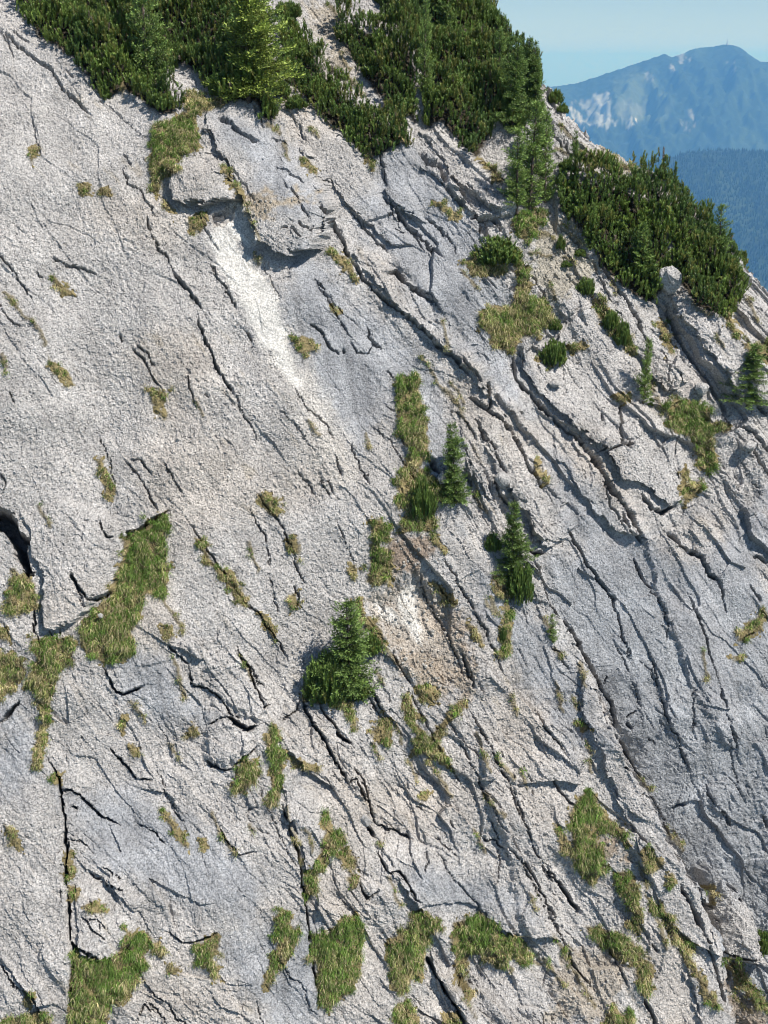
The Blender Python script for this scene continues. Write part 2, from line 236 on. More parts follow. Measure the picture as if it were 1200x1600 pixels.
# cracks: points, width px, depth m, lip (+ raises the right/upper side, - the left/lower side)
CR = [
 ([(0,45),(18,65),(45,85),(75,108),(100,140),(125,165),(143,185)],2.2,.14,.08),([(0,50),(12,66),(22,90)],1.5,.08,.03),([(20,52),(30,62),(48,68)],1.6,.08,.03),
 ([(48,185),(55,215),(64,240)],1.5,.07,.02),([(190,240),(205,262)],1.5,.08,.03),([(100,110),(118,125)],1.4,.06,.02),
 ([(80,400),(105,415),(130,420),(152,430)],2.0,.13,.08),([(232,335),(230,355),(245,385),(262,405),(275,430)],1.8,.12,.05),([(270,425),(285,445),(300,462),(316,483)],3.4,.26,.10),
 ([(308,493),(322,530),(335,570),(350,595),(365,615)],3.0,.25,.10),([(365,615),(375,640),(392,665),(402,690)],1.5,.10,.05),
 ([(185,522),(190,532)],1.8,.1,0),([(207,543),(222,558),(236,585),(252,608)],2.0,.13,.05),([(214,538),(232,553),(243,576)],1.8,.12,.04),([(291,585),(297,610),(306,636)],1.9,.12,.03),
 ([(318,615),(326,622)],1.4,.08,.0),([(385,518),(396,545)],2.0,.14,.04),([(195,717),(215,742),(232,772),(246,800)],1.8,.12,.04),([(202,718),(222,722),(235,740)],1.6,.10,.04),([(258,720),(270,750),(287,772)],1.5,.10,.03),
 ([(58,422),(66,435)],1.6,.1,.02),([(14,610),(22,630)],1.4,.08,.02),([(0,740),(10,755),(5,770)],1.5,.1,.03),([(155,680),(172,720),(182,770)],1.3,.06,.03),
 ([(110,895),(122,915),(135,935)],3.2,.25,.08),([(135,937),(150,937),(172,924)],3.6,.3,.1),([(190,836),(212,832),(235,818),(262,798)],3.6,.3,.2),([(155,810),(165,838),(178,842)],2.2,.15,.06),
 ([(52,950),(54,992)],2.0,.2,.05),([(75,985),(80,998)],1.5,.1,0),([(160,1042),(175,1070),(190,1085),(207,1080),(226,1071)],2.6,.2,.12),
 ([(262,1003),(280,1025),(293,1038)],2.2,.16,.06),([(293,1040),(300,1068),(330,1078),(345,1095),(360,1115),(376,1125)],2.0,.16,.08),
 ([(325,1133),(345,1122),(358,1120)],2.2,.2,.1),([(355,1120),(372,1132),(386,1140),(400,1135)],4.2,.4,.14),([(370,1022),(385,1037),(402,1075),(415,1105)],2.2,.18,.08),([(412,1106),(424,1100)],2.5,.2,0),
 ([(320,1186),(335,1196),(350,1204),(362,1203)],2.6,.2,.1),([(365,1200),(384,1182),(402,1165)],2.4,.2,.12),([(170,1168),(190,1190),(215,1215),(236,1218)],2.0,.16,.10),
 ([(75,1185),(92,1215),(96,1250),(102,1300),(106,1400),(111,1470),(113,1520),(111,1600),(111,1650)],2.6,.35,0),([(95,1232),(115,1236),(135,1250),(158,1275),(186,1290)],2.4,.18,.08),
 ([(112,1478),(130,1486),(152,1500)],5.0,.45,.15),([(140,1365),(165,1380),(192,1392)],1.8,.14,.08),([(160,1355),(180,1370),(195,1395)],1.5,.1,.04),([(112,1258),(122,1262)],3,.2,0),
 ([(100,1310),(120,1312),(138,1322)],1.5,.1,.04),([(245,1200),(260,1240),(290,1290)],1.3,.07,.03),([(340,1290),(362,1325),(372,1335),(400,1332)],1.9,.15,.08),([(212,1285),(235,1300),(258,1320)],1.6,.1,.06),
 ([(0,1505),(20,1540),(40,1555)],1.8,.14,.06),([(35,1548),(50,1560),(68,1590)],2.6,.25,.08),([(128,1430),(150,1460),(165,1470)],1.6,.12,.05),([(130,1440),(148,1437),(170,1452)],1.4,.1,.04),([(0,1128),(12,1120),(30,1095)],3.5,.35,.2),
 ([(210,1600),(225,1570),(240,1582)],1.5,.1,.04),([(230,1565),(250,1585),(262,1600)],1.6,.1,.05),([(255,1455),(290,1475),(312,1470),(340,1458)],1.8,.12,.08),
 ([(288,808),(320,850),(345,890),(375,930),(410,970),(438,1008),(449,1030)],2.2,.14,.05),([(400,768),(430,808),(452,845),(465,890),(478,915)],1.8,.12,.05),([(455,905),(468,935),(462,950)],1.6,.1,.03),
 ([(520,705),(530,730),(534,745)],1.8,.1,.03),([(500,748),(507,762),(516,778)],1.7,.1,.03),([(505,755),(512,752),(522,775)],1.3,.08,.03),([(525,818),(540,850),(556,880)],1.3,.07,.03),
 ([(470,1090),(490,1130),(520,1180),(545,1225)],3.0,.3,.06),([(545,1225),(558,1215),(566,1240),(572,1252)],3.0,.28,.05),([(500,1100),(520,1130),(530,1142)],2.4,.2,.08),([(528,1143),(548,1166)],4.5,.35,.05),
 ([(555,1200),(568,1215),(580,1270),(592,1290)],2.0,.18,.05),([(568,1285),(580,1297),(585,1310)],3.4,.3,0),([(590,1290),(620,1298),(645,1310)],2.0,.16,.05),
 ([(588,1325),(602,1355),(612,1364),(628,1362),(640,1385),(650,1405),(658,1412)],2.8,.25,.06),([(560,1380),(575,1408),(592,1393)],2.8,.25,.06),([(440,1258),(450,1280),(458,1290)],2.4,.22,.05),
 ([(452,1290),(465,1330),(474,1390),(478,1420),(484,1480),(496,1545),(498,1570)],2.4,.3,-.12),([(470,1090),(466,1110),(440,1125)],1.6,.12,.03),([(650,1260),(662,1266)],1.6,.1,.02),([(700,1280),(708,1295)],1.6,.1,.02),
 ([(752,1308),(770,1312),(790,1328)],2.0,.14,.07),([(680,1310),(700,1325),(715,1340)],1.4,.08,.03),([(664,1330),(668,1352),(662,1365)],1.6,.1,.03),
 ([(500,318),(512,335),(528,362),(540,392),(548,405)],3.2,.28,.10),([(548,405),(565,430),(590,462),(612,478),(650,505),(690,545),(714,564),(735,596)],3.2,.30,.12),
 ([(548,330),(575,362),(605,395)],1.8,.14,.06),([(600,312),(625,340),(660,372),(690,405)],2.2,.18,.08),([(660,340),(690,365),(712,395)],2.0,.15,.06),
 ([(600,428),(618,424),(640,448),(660,462),(680,475)],4.5,.28,.10),([(640,450),(672,462),(690,485)],2.2,.16,.06),([(735,620),(765,645),(790,665),(800,672)],4.2,.35,.15),([(760,600),(766,630),(763,640)],3,.3,0),
 ([(720,560),(735,580),(752,598)],2.2,.18,.08),([(652,238),(668,258),(686,262),(700,290)],5.0,.25,.10),([(700,290),(712,318),(724,325)],4.2,.3,.10),([(735,346),(752,338),(772,342),(782,360)],4.0,.4,.15),([(748,370),(752,352)],3.0,.3,.0),
 ([(590,240),(600,265),(604,290)],2.0,.15,.05),([(604,318),(640,355),(668,392)],1.8,.14,.06),
 ([(800,562),(806,592),(835,625),(865,652),(892,676),(920,702)],3.4,.5,.10),([(920,702),(940,730),(955,762),(985,800),(1005,836)],4.0,.42,.10),([(1000,772),(1020,794),(1035,802),(1056,790)],3.4,.3,.1),
 ([(972,628),(974,660),(976,690)],2.8,.28,-.05),([(975,690),(985,697),(992,685)],3.6,.3,.05),([(936,706),(960,701),(976,694)],2.4,.2,.08),([(940,640),(948,662)],1.8,.12,.04),
 ([(1036,472),(1060,520),(1088,562),(1112,598),(1142,645)],4,.45,.05),([(800,672),(815,700),(835,735),(852,765)],2.4,.2,.08),([(742,652),(770,702),(790,742)],2.0,.16,.06),
 ([(775,748),(780,770),(800,790)],3.2,.3,.1),([(750,668),(760,690)],2.2,.2,.05),
 ([(820,855),(832,866),(850,864)],4.0,.35,.1),([(890,828),(903,850),(918,885),(935,905),(958,935),(966,960)],2.4,.2,.06),([(966,955),(972,985),(980,1010),(984,1030)],2.2,.18,.05),
 ([(975,800),(988,828),(1008,848)],2.4,.22,.06),([(995,870),(1008,905)],3.0,.2,.05),([(1008,905),(1022,928),(1035,950),(1044,972),(1040,1000)],2.2,.16,.05),([(945,745),(955,790),(985,830)],1.6,.12,.05),
 ([(1047,832),(1062,848),(1078,864)],2.8,.25,.10),([(1078,862),(1098,868),(1112,895),(1128,912)],3.6,.34,.14),([(1128,912),(1132,935),(1138,958)],2.0,.18,.05),([(1185,868),(1200,880)],2,.16,.06),
 ([(1078,925),(1090,955),(1105,1000),(1118,1050),(1130,1095),(1142,1140),(1158,1195)],1.8,.16,.05),([(1176,915),(1190,940)],2.2,.18,.05),([(1160,1000),(1180,985)],1.5,.1,.03),
 ([(1014,1020),(1025,1055),(1034,1090),(1045,1128),(1066,1175),(1078,1205)],1.7,.15,.04),([(1000,1030),(1016,1045),(1024,1065)],1.3,.1,.03),([(1100,1225),(1120,1258)],1.8,.14,.03),([(1128,1265),(1140,1292)],2.2,.18,.03),
 ([(1090,1080),(1083,1085),(1082,1150)],1.4,.1,.02),([(1135,1150),(1160,1250)],1.3,.08,.02),([(1196,1275),(1199,1298)],3,.25,0),([(1050,1262),(1075,1256)],5,.14,.02),
 ([(832,875),(852,915),(862,945),(880,965)],1.8,.16,.0),([(880,965),(905,1005),(930,1055),(948,1085)],3.6,.35,.0),([(948,1085),(960,1110),(966,1140)],5,.35,.0),([(945,1070),(950,1055)],2,.15,0),
 ([(962,1150),(985,1185),(1002,1212)],3.2,.3,0),([(980,1122),(995,1112)],3,.2,0),([(982,1130),(990,1140)],4,.2,0),([(1012,1150),(1025,1165)],2.5,.14,0),
 ([(838,1112),(850,1140),(865,1155),(880,1172)],2.4,.2,.06),([(862,1215),(880,1240),(900,1260)],2.0,.16,.06),([(858,1363),(875,1385)],2.0,.2,.05),([(872,1378),(890,1402),(908,1428)],4.5,.45,.1),([(800,1225),(822,1290),(836,1330),(862,1375)],2.0,.18,.05),
 ([(735,1110),(762,1160),(792,1215),(806,1255),(815,1280)],2.0,.16,.05),([(790,1320),(830,1360),(862,1420),(878,1470),(902,1515),(930,1550)],2.0,.18,.06),([(812,1340),(845,1400),(870,1450)],1.7,.15,.05),
 ([(1064,1384),(1085,1422),(1098,1455)],4.0,.42,.06),([(1098,1455),(1115,1490),(1130,1540),(1136,1570)],2.8,.3,.04),([(668,1495),(680,1522)],3.5,.35,.05),([(676,1515),(700,1555),(724,1600),(735,1630)],4.5,.45,.08),
 ([(1008,1562),(1022,1590),(1032,1620)],4.0,.4,.06),([(1020,1475),(1030,1490)],2.6,.2,.05),([(940,1455),(965,1505),(985,1545)],1.8,.15,.05),([(700,1120),(730,1180),(752,1230),(790,1300)],1.6,.12,.05),
 ([(640,1080),(665,1130),(690,1180),(730,1240)],1.6,.12,.05),([(555,1060),(575,1090),(598,1120)],1.8,.16,.05),([(575,1075),(598,1110)],2.8,.26,.05),([(720,1020),(735,1050),(738,1075)],3.0,.22,.05),([(610,1020),(630,1050),(640,1070)],1.6,.12,.05),
 ([(690,870),(720,920),(760,985),(790,1060)],1.5,.12,.06),([(655,890),(665,930),(700,990),(730,1070)],1.5,.12,.05),([(680,905),(700,935),(712,945)],2.0,.16,.06),
 ([(343,186),(358,194),(372,206),(403,222)],2.8,.24,.12),([(425,215),(448,226)],1.6,.1,.04),([(463,340),(470,352),(488,360),(492,350)],2.0,.12,.05),([(440,355),(453,356)],1.6,.1,.03),([(455,353),(470,372)],1.6,.1,.04),
 ([(484,504),(500,513),(516,542),(532,557)],2.0,.14,.05),([(538,548),(541,553)],3,.2,0),([(548,535),(560,552),(574,552),(582,540)],1.6,.1,.04),([(570,510),(582,535),(598,546)],1.6,.1,.04),([(490,430),(512,462),(528,498),(550,530)],1.5,.1,.04),
 ([(605,580),(615,590)],1.6,.12,.02),([(600,632),(615,645),(625,680),(635,705)],1.6,.12,.04),([(455,600),(480,640),(508,660),(522,690)],1.3,.08,.03),([(548,690),(560,730),(580,760)],1.4,.1,.03),
 ([(408,412),(425,440),(440,470)],1.2,.05,.0),([(345,440),(358,462),(366,482)],2.2,.16,.05),([(330,415),(345,440)],1.6,.1,.05),([(672,718),(685,740),(694,752)],5,.45,.1),
 ([(705,640),(730,660),(745,690)],1.6,.12,.05),([(868,350),(895,372),(930,420),(955,470)],1.6,.12,.05),([(930,400),(965,450),(1000,500),(1025,560)],2,.16,.08),([(880,215),(890,245),(882,265)],1.8,.14,.04),([(850,170),(865,200),(880,235)],1.6,.12,.05),
 ([(1170,600),(1185,635),(1200,645)],4,.35,.12),([(1172,690),(1182,720),(1200,745)],2.4,.2,.08),([(1160,520),(1175,545),(1200,570)],2,.15,.06),([(1150,660),(1185,690),(1200,715)],2.6,.2,.08),
 ([(1130,1485),(1150,1497),(1185,1502)],2.6,.24,.1),([(1140,1500),(1160,1530),(1195,1555)],2.2,.2,.08),
]
# fresh rockfall scar, soil, and smooth blue-grey faces (albedo)
SCAR = [[(322,368),(345,352),(362,372),(384,398),(402,418),(424,450),(440,492),(446,530),(456,560),(470,612),(452,600),(430,552),(404,535),(386,500),(366,455),(345,420)],
        [(362,322),(372,312),(390,345),(402,385),(384,392),(366,372),(350,355)],[(622,930),(640,905),(652,915),(656,960),(664,1012),(646,1000),(628,965)],[(585,945),(612,952),(622,975),(600,968)]]
SCAR_SOFT = [[(420,500),(470,560),(520,650),(560,730),(540,760),(500,720),(455,640),(425,570)],[(660,900),(700,960),(740,1080),(700,1050),(665,985)]]
SOIL = [([(618,838),(650,830),(680,838),(662,880),(648,900),(622,892),(612,870)],(.27,.20,.145)),([(640,905),(675,915),(700,940),(728,985),(742,1040),(728,1055),(700,1020),(670,985),(648,960)],(.33,.25,.18)),
        ([(572,935),(620,905),(660,900),(705,945),(742,1060),(738,1085),(690,1075),(640,1050),(598,1000)],(.48,.42,.355)),([(600,1000),(650,1015),(700,1040),(735,1080),(690,1078),(640,1055)],(.40,.335,.265)),([(905,1260),(950,1300),(985,1340),(960,1345),(925,1310)],(.33,.26,.19)),([(1140,1535),(1165,1550),(1200,1575),(1200,1620),(1150,1620)],(.31,.25,.19)),
        ([(470,5),(520,15),(550,90),(530,120),(500,60)],(.40,.35,.28)),([(890,225),(960,235),(1005,270),(970,280),(920,262)],(.38,.34,.26)),([(840,350),(900,340),(930,420),(880,470),(820,440)],(.42,.38,.31)),([(880,1480),(990,1500),(960,1590),(860,1600)],(.41,.36,.30)),
        ([(500,300),(360,310),(370,330),(395,345)],(.40,.33,.24))]
BLUE = [[(470,360),(560,470),(640,520),(690,600),(740,760),(720,820),(640,740),(620,600),(560,720),(520,640),(470,560),(440,460)],[(840,870),(900,860),(1000,830),(1090,870),(1200,760),(1210,1420),(1090,1390),(1010,1220),(930,1050),(860,930)],
        [(330,180),(430,190),(500,290),(500,350),(440,350),(380,260)],[(590,240),(640,215),(700,300),(760,370),(800,480),(820,640),(760,600),(650,470),(560,340)],[(-10,1080),(40,1080),(70,1180),(40,1260),(-10,1240)],
        [(330,1480),(420,1430),(500,1440),(500,1610),(420,1610)],[(95,1240),(200,1230),(330,1300),(420,1380),(380,1450),(260,1400),(140,1340)],[(860,700),(920,750),(980,850),(930,880),(880,830)],[(640,1360),(760,1370),(840,1440),(740,1420),(650,1420)],
        [(190,1000),(260,1020),(330,1120),(250,1130),(190,1080)],[(740,880),(830,940),(900,1040),(960,1170),(900,1180),(830,1080),(760,980)]]
# dwarf pine thickets: label, outline, canopy height (m), brightness
THICKETS = [
 ('broad dark dwarf pine thicket on the upper left shoulder', [(28,-30),(34,8),(50,35),(55,50),(72,55),(98,72),(120,85),(133,112),(148,135),(168,148),(180,143),(196,136),(214,146),(232,160),(252,170),(276,168),(282,150),(268,128),(258,104),(230,60),(205,-30)], .75, 1.0),
 ('dwarf pine thicket around the pale larch and yellow spruce', [(215,-30),(240,60),(262,104),(286,92),(304,104),(322,128),(344,158),(372,150),(396,152),(412,178),(432,184),(428,150),(408,120),(400,60),(380,-30)], .75, 1.05),
 ('tongue of dwarf pine right of the pale gully head', [(436,40),(464,32),(484,48),(498,88),(516,116),(546,146),(584,172),(622,190),(640,216),(612,226),(590,240),(562,232),(536,200),(508,175),(480,150),(444,112)], .55, 1.0),
 ('middle dwarf pine thicket beside the bare stony gully', [(522,26),(545,22),(560,34),(600,42),(640,55),(652,100),(650,150),(655,182),(622,166),(592,144),(568,112),(550,82),(532,52)], .8, .9),
 ('largest dwarf pine thicket covering the top ridge slope', [(588,-30),(600,18),(640,45),(655,80),(662,150),(668,190),(690,184),(712,208),(738,236),(748,246),(764,206),(772,176),(796,196),(822,188),(836,150),(836,110),(808,68),(780,32),(752,-30)], .7, 1.0),
 ('dwarf pine thicket on the right spur above the boulder', [(868,270),(878,252),(905,252),(950,254),(990,272),(1014,290),(1040,330),(1060,420),(1040,425),(1020,450),(992,440),(962,416),(935,388),(905,340),(872,305)], .7, 1.0),
 ('dwarf pine thicket along the right spur skyline', [(984,246),(1004,248),(1054,292),(1098,332),(1138,374),(1152,400),(1164,440),(1142,474),(1112,470),(1078,455),(1062,425),(1042,330),(1010,282)], .7, .95),
]
print('tables', round(time.time() - T0, 1))

# grass: label, outline, share of green (rest is straw), blade length (m)
GRASS = [
 ('large grass patch below the upper left pines, beside the rounded slab edge', [(236,205),(250,190),(272,183),(305,172),(308,200),(312,215),(306,235),(284,240),(274,250),(272,272),(255,278),(245,310),(238,290),(234,240)], .55, .28),
 ('straw grass ledge right under the yellow green spruce', [(285,150),(300,140),(318,150),(345,155),(345,170),(320,176),(298,178),(286,165)], .35, .26),
 ('grass tuft in the rubble under the small pale block', [(292,345),(310,335),(324,330),(322,352),(314,366),(300,364)], .4, .22),
 ('narrow straw strip down the left rim of the pale block', [(248,302),(256,310),(274,325),(270,336),(252,318)], .25, .18),
 ('straw strip on the left rim of the hanging slab', [(343,262),(352,262),(362,278),(376,300),(378,312),(368,304),(354,282)], .25, .2),
 ('round straw tuft alone on the upper left face', [(128,284),(140,281),(147,290),(145,301),(132,302),(127,294)], .15, .2),
 ('flat straw tuft just right of the round lone tuft', [(160,297),(172,294),(180,302),(172,308),(162,306)], .15, .16),
 ('small straw tuft below a thin vertical crack near the upper left edge', [(50,232),(60,231),(60,243),(52,254),(46,248)], .15, .16),
 ('straw tuft hanging from a short crack on the upper left face', [(82,432),(94,438),(102,450),(114,458),(118,466),(96,464),(88,454)], .25, .2),
 ('green and straw tuft strip on the bare left face', [(78,555),(84,562),(96,576),(112,595),(115,606),(104,606),(90,592),(80,578)], .5, .18),
 ('tuft with a small tail below a branching crack, mid left face', [(240,612),(258,612),(260,624),(252,634),(260,646),(254,654),(246,640),(240,628)], .3, .2),
 ('slim vertical grass streak above the blunt block', [(151,716),(162,718),(165,740),(178,765),(180,777),(164,774),(156,745)], .4, .16),
 ('wide grassy diagonal ledge left of centre', [(190,838),(205,832),(225,828),(244,806),(262,795),(260,820),(256,850),(258,880),(262,925),(246,930),(228,932),(218,962),(210,990),(205,1020),(190,1035),(160,1034),(138,1025),(125,1005),(128,975),(150,945),(168,930),(182,898),(194,880)], .68, .3),
 ('grass corner at the foot of the blunt block', [(54,998),(75,996),(118,1002),(120,1012),(105,1030),(92,1060),(80,1092),(58,1088),(40,1075),(46,1055),(55,1030)], .5, .26),
 ('thin grass strip trailing down the left vertical crack', [(58,1092),(78,1094),(74,1130),(72,1170),(62,1198),(50,1200),(58,1165),(62,1130)], .35, .2),
 ('straw ledge at the left edge under the dark slot', [(18,908),(38,892),(54,912),(58,940),(40,960),(24,965),(10,950)], .4, .26),
 ('ragged straw grass at the left edge beside the corner patch', [(-8,1020),(20,1018),(40,1042),(36,1060),(14,1085),(-8,1090)], .35, .26),
 ('small straw tuft at the left edge above the ragged grass', [(-4,975),(14,982),(12,1004),(-4,1000)], .2, .2),
 ('tiny grass knot where the left crack bends', [(82,1208),(94,1206),(97,1220),(90,1228),(82,1220)], .45, .18),
 ('brown straw tuft on the tall left panel', [(8,1288),(18,1292),(28,1312),(34,1328),(26,1330),(14,1308)], .12, .16),
 ('grass clinging to the long left crack, upper of two', [(102,1330),(112,1328),(114,1352),(110,1372),(104,1368)], .45, .18),
 ('grass clump in the long left crack, lower of two', [(108,1384),(120,1382),(124,1398),(118,1408),(108,1405)], .55, .18),
 ('straw ledge over the low overhanging block', [(130,1418),(150,1412),(168,1410),(165,1430),(145,1430)], .3, .18),
 ('bright green grass corner under the low overhang', [(112,1490),(135,1494),(160,1502),(178,1488),(198,1455),(222,1452),(236,1465),(222,1490),(232,1510),(212,1538),(206,1560),(185,1572),(168,1570),(165,1610),(96,1610),(106,1580),(110,1530)], .72, .28),
 ('small grass spur right of the green bottom corner', [(228,1472),(246,1470),(258,1490),(250,1498),(234,1488)], .5, .22),
 ('straw tuft on the rock right of the green bottom corner', [(258,1508),(280,1512),(284,1522),(268,1524)], .2, .18),
 ('narrow green wedge of grass in a dark cleft near the bottom left', [(307,1478),(322,1470),(340,1462),(344,1458),(340,1485),(338,1505),(346,1535),(334,1532),(324,1512),(308,1512)], .6, .22),
 ('grass fringe at the lower left corner', [(2,1590),(30,1588),(60,1582),(78,1590),(82,1612),(0,1612)], .4, .24),
 ('lone straw tuft in a dark notch near the lower left corner', [(36,1555),(48,1553),(52,1568),(46,1578),(37,1572)], .25, .2),
 ('long grass strip in the left of the two centre cracks', [(304,842),(320,848),(330,870),(345,888),(362,905),(380,925),(388,942),(380,945),(360,922),(340,900),(322,875)], .45, .18),
 ('broken lower end of the centre crack grass strip', [(398,958),(412,962),(428,985),(432,995),(422,995),(408,978)], .45, .18),
 ('grass tuft under a crack tip, centre of the face', [(400,770),(416,768),(432,778),(440,795),(434,808),(422,802),(410,790)], .5, .22),
 ('straw tuft directly below the centre crack tip tuft', [(446,835),(460,838),(470,855),(470,870),(458,862)], .35, .2),
 ('short grass tuft ending the right of the two centre cracks', [(455,928),(466,930),(468,948),(456,952),(452,940)], .35, .18),
 ('small straw tuft hugging the spruce ledge wall', [(549,880),(560,878),(560,900),(552,910),(546,898)], .3, .2),
 ('grass tuft fan on the pale rockfall streak', [(454,535),(465,530),(485,525),(492,535),(486,548),(475,556),(462,550)], .35, .22),
 ('straw strip beside the top of the central diagonal crack', [(514,388),(524,390),(545,412),(562,432),(555,438),(535,420),(518,402)], .35, .2),
 ('small olive spot on the smooth grey face', [(518,478),(528,480),(534,490),(526,494),(519,488)], .3, .14),
 ('tall grass column in the middle of the cliff', [(617,590),(632,586),(654,590),(656,620),(660,648),(668,680),(668,708),(658,730),(650,755),(652,790),(640,800),(626,790),(618,765),(626,740),(636,712),(628,690),(622,665),(618,630)], .62, .28),
 ('grass skirt around the small upright dwarf pine', [(655,730),(672,738),(690,750),(702,775),(700,788),(684,780),(680,800),(670,812),(652,812),(640,806),(632,788),(650,780)], .5, .24),
 ('green grass stool left of the brown soil scar', [(576,815),(592,813),(608,818),(606,838),(590,850),(602,860),(616,866),(616,905),(596,915),(572,910),(582,890),(578,850)], .75, .26),
 ('grass brow over the brown soil scar', [(622,818),(640,804),(662,800),(680,800),(684,820),(672,832),(650,830),(630,832)], .5, .26),
 ('straw fringe trailing right of the soil scar', [(676,832),(690,845),(700,862),(690,860),(676,848)], .3, .2),
 ('straw tuft line across the bare soil', [(670,908),(690,918),(712,938),(708,948),(684,935)], .2, .18),
 ('straw ledge under the big spruce group', [(470,1072),(480,1085),(500,1080),(530,1082),(545,1098),(560,1130),(552,1140),(540,1112),(520,1098),(495,1092),(474,1096)], .4, .24),
 ('grass strip right of the big spruce', [(552,945),(562,935),(572,960),(590,985),(602,1005),(592,1008),(570,985)], .3, .22),
 ('grass patch right of the spruce ledge, above the branching ledges', [(582,1140),(596,1122),(610,1122),(608,1150),(600,1165),(586,1160),(578,1150)], .45, .24),
 ('left arm of the branching grass ledges', [(632,1080),(645,1095),(655,1130),(668,1150),(676,1168),(660,1165),(648,1140),(634,1110),(628,1090)], .4, .22),
 ('right arm of the branching grass ledges', [(720,1095),(730,1105),(722,1118),(700,1130),(690,1150),(682,1168),(668,1160),(678,1140),(698,1112)], .6, .24),
 ('stem of the branching grass ledges', [(660,1155),(685,1160),(698,1180),(704,1200),(690,1192),(668,1178),(648,1182),(645,1172)], .5, .22),
 ('straw brow above the branching grass ledges', [(645,1080),(670,1070),(690,1075),(685,1090),(660,1094)], .25, .2),
 ('grass clump below the dark step, centre bottom', [(414,1140),(430,1136),(440,1150),(432,1170),(450,1180),(440,1200),(440,1240),(428,1262),(418,1258),(424,1220),(418,1180),(412,1160)], .6, .26),
 ('thin straw spray right of the centre bottom clump', [(446,1182),(470,1188),(490,1198),(486,1204),(462,1200)], .25, .18),
 ('rounded grass tuft left of the centre bottom clump', [(384,1190),(396,1184),(402,1200),(396,1220),(384,1238),(366,1238),(361,1228),(372,1208)], .5, .26),
 ('grass crescent wrapping the rounded oval slab', [(503,1270),(514,1268),(520,1295),(535,1305),(534,1325),(522,1330),(514,1352),(498,1370),(494,1395),(480,1406),(474,1390),(476,1366),(498,1352),(506,1330),(508,1300)], .6, .26),
 ('straw grass strip right of the grass crescent', [(528,1315),(545,1325),(556,1345),(552,1360),(540,1352),(530,1335)], .4, .22),
 ('brown tuft on the crescent lower rim', [(540,1370),(552,1368),(556,1385),(544,1388)], .2, .18),
 ('leaf shaped green patch on the smooth bottom slab', [(440,1420),(450,1428),(462,1455),(460,1480),(448,1500),(432,1520),(424,1550),(414,1548),(420,1520),(430,1485),(434,1450)], .6, .24),
 ('big square grass patch at the bottom centre', [(486,1462),(510,1458),(530,1448),(542,1430),(556,1428),(566,1455),(566,1475),(558,1510),(552,1545),(528,1560),(515,1575),(500,1572),(498,1540),(490,1500)], .75, .28),
 ('grass saddle left of the leaning pillar', [(608,1470),(630,1455),(650,1428),(668,1425),(680,1440),(690,1450),(668,1465),(666,1500),(660,1525),(640,1528),(628,1560),(612,1540),(604,1500)], .5, .28),
 ('grass brow with green cushions right of the leaning pillar', [(710,1440),(735,1428),(760,1440),(790,1462),(822,1470),(834,1490),(820,1505),(795,1500),(775,1512),(750,1490),(735,1490),(722,1520),(712,1518),(706,1480)], .7, .26),
 ('straw tail under the green cushions', [(712,1515),(730,1520),(740,1550),(738,1575),(725,1550)], .3, .2),
 ('grass tussock at the bottom edge under the saddle', [(622,1572),(640,1568),(652,1585),(650,1612),(618,1612)], .6, .26),
 ('grass knot at the bottom edge left of the long strip', [(690,1585),(712,1580),(718,1612),(688,1612)], .4, .24),
 ('tall triangular grass patch in the right lower hollow', [(920,1234),(932,1240),(934,1262),(948,1272),(968,1290),(985,1318),(978,1322),(950,1298),(935,1300),(940,1330),(945,1345),(936,1375),(926,1385),(908,1362),(896,1340),(892,1300),(888,1270),(905,1245)], .68, .3),
 ('slim green tuft beside the triangular patch', [(868,1288),(876,1292),(888,1322),(890,1335),(880,1338),(870,1325)], .7, .24),
 ('grass ledge below right of the triangular patch', [(998,1330),(1015,1325),(1032,1348),(1030,1360),(1012,1362)], .5, .24),
 ('upper run of the right diagonal grass strip', [(955,1372),(970,1362),(985,1372),(1000,1400),(1002,1430),(995,1455),(980,1448),(985,1425),(968,1395)], .55, .24),
 ('middle run of the right diagonal grass strip', [(1010,1400),(1030,1412),(1050,1440),(1075,1465),(1085,1490),(1070,1485),(1045,1455),(1020,1425)], .4, .22),
 ('lower run of the right diagonal grass strip', [(1068,1488),(1085,1500),(1100,1535),(1118,1560),(1122,1575),(1105,1565),(1085,1530)], .5, .22),
 ('broad straw ledge low on the right rib', [(915,1448),(940,1452),(965,1458),(990,1468),(1000,1500),(1018,1510),(1016,1550),(1004,1555),(992,1515),(968,1500),(940,1478)], .45, .26),
 ('short grass tuft on the outer right rib', [(1040,1368),(1050,1365),(1056,1385),(1050,1392),(1042,1382)], .5, .2),
 ('grass on the crest of the gully wedge', [(1100,1384),(1112,1386),(1118,1410),(1108,1418)], .35, .2),
 ('green grass strip inside the gully', [(1138,1498),(1152,1500),(1170,1525),(1188,1560),(1202,1580),(1180,1578),(1165,1550),(1142,1525)], .6, .24),
 ('grass fringe at the bottom edge of the right rib', [(945,1580),(965,1578),(985,1590),(988,1612),(942,1612)], .4, .24),
 ('hanging grass strip beside the right gully spruces', [(782,948),(792,945),(798,975),(796,1010),(788,1030),(780,1028),(782,990)], .65, .22),
 ('straw cushion under the dark gully bush', [(768,908),(785,902),(802,918),(798,932),(782,938)], .3, .24),
 ('narrow straw strip left of the gully bush', [(732,970),(748,985),(756,1010),(748,1005),(735,985)], .4, .18),
 ('large straw meadow ledge above the pale outcrop', [(748,490),(765,478),(790,482),(812,462),(835,468),(862,480),(862,505),(842,520),(812,530),(802,555),(788,552),(766,540),(768,525),(750,510)], .4, .32),
 ('straw ledge left of the meadow, below the broad dwarf pine', [(722,405),(745,400),(765,408),(790,425),(775,432),(740,428)], .25, .3),
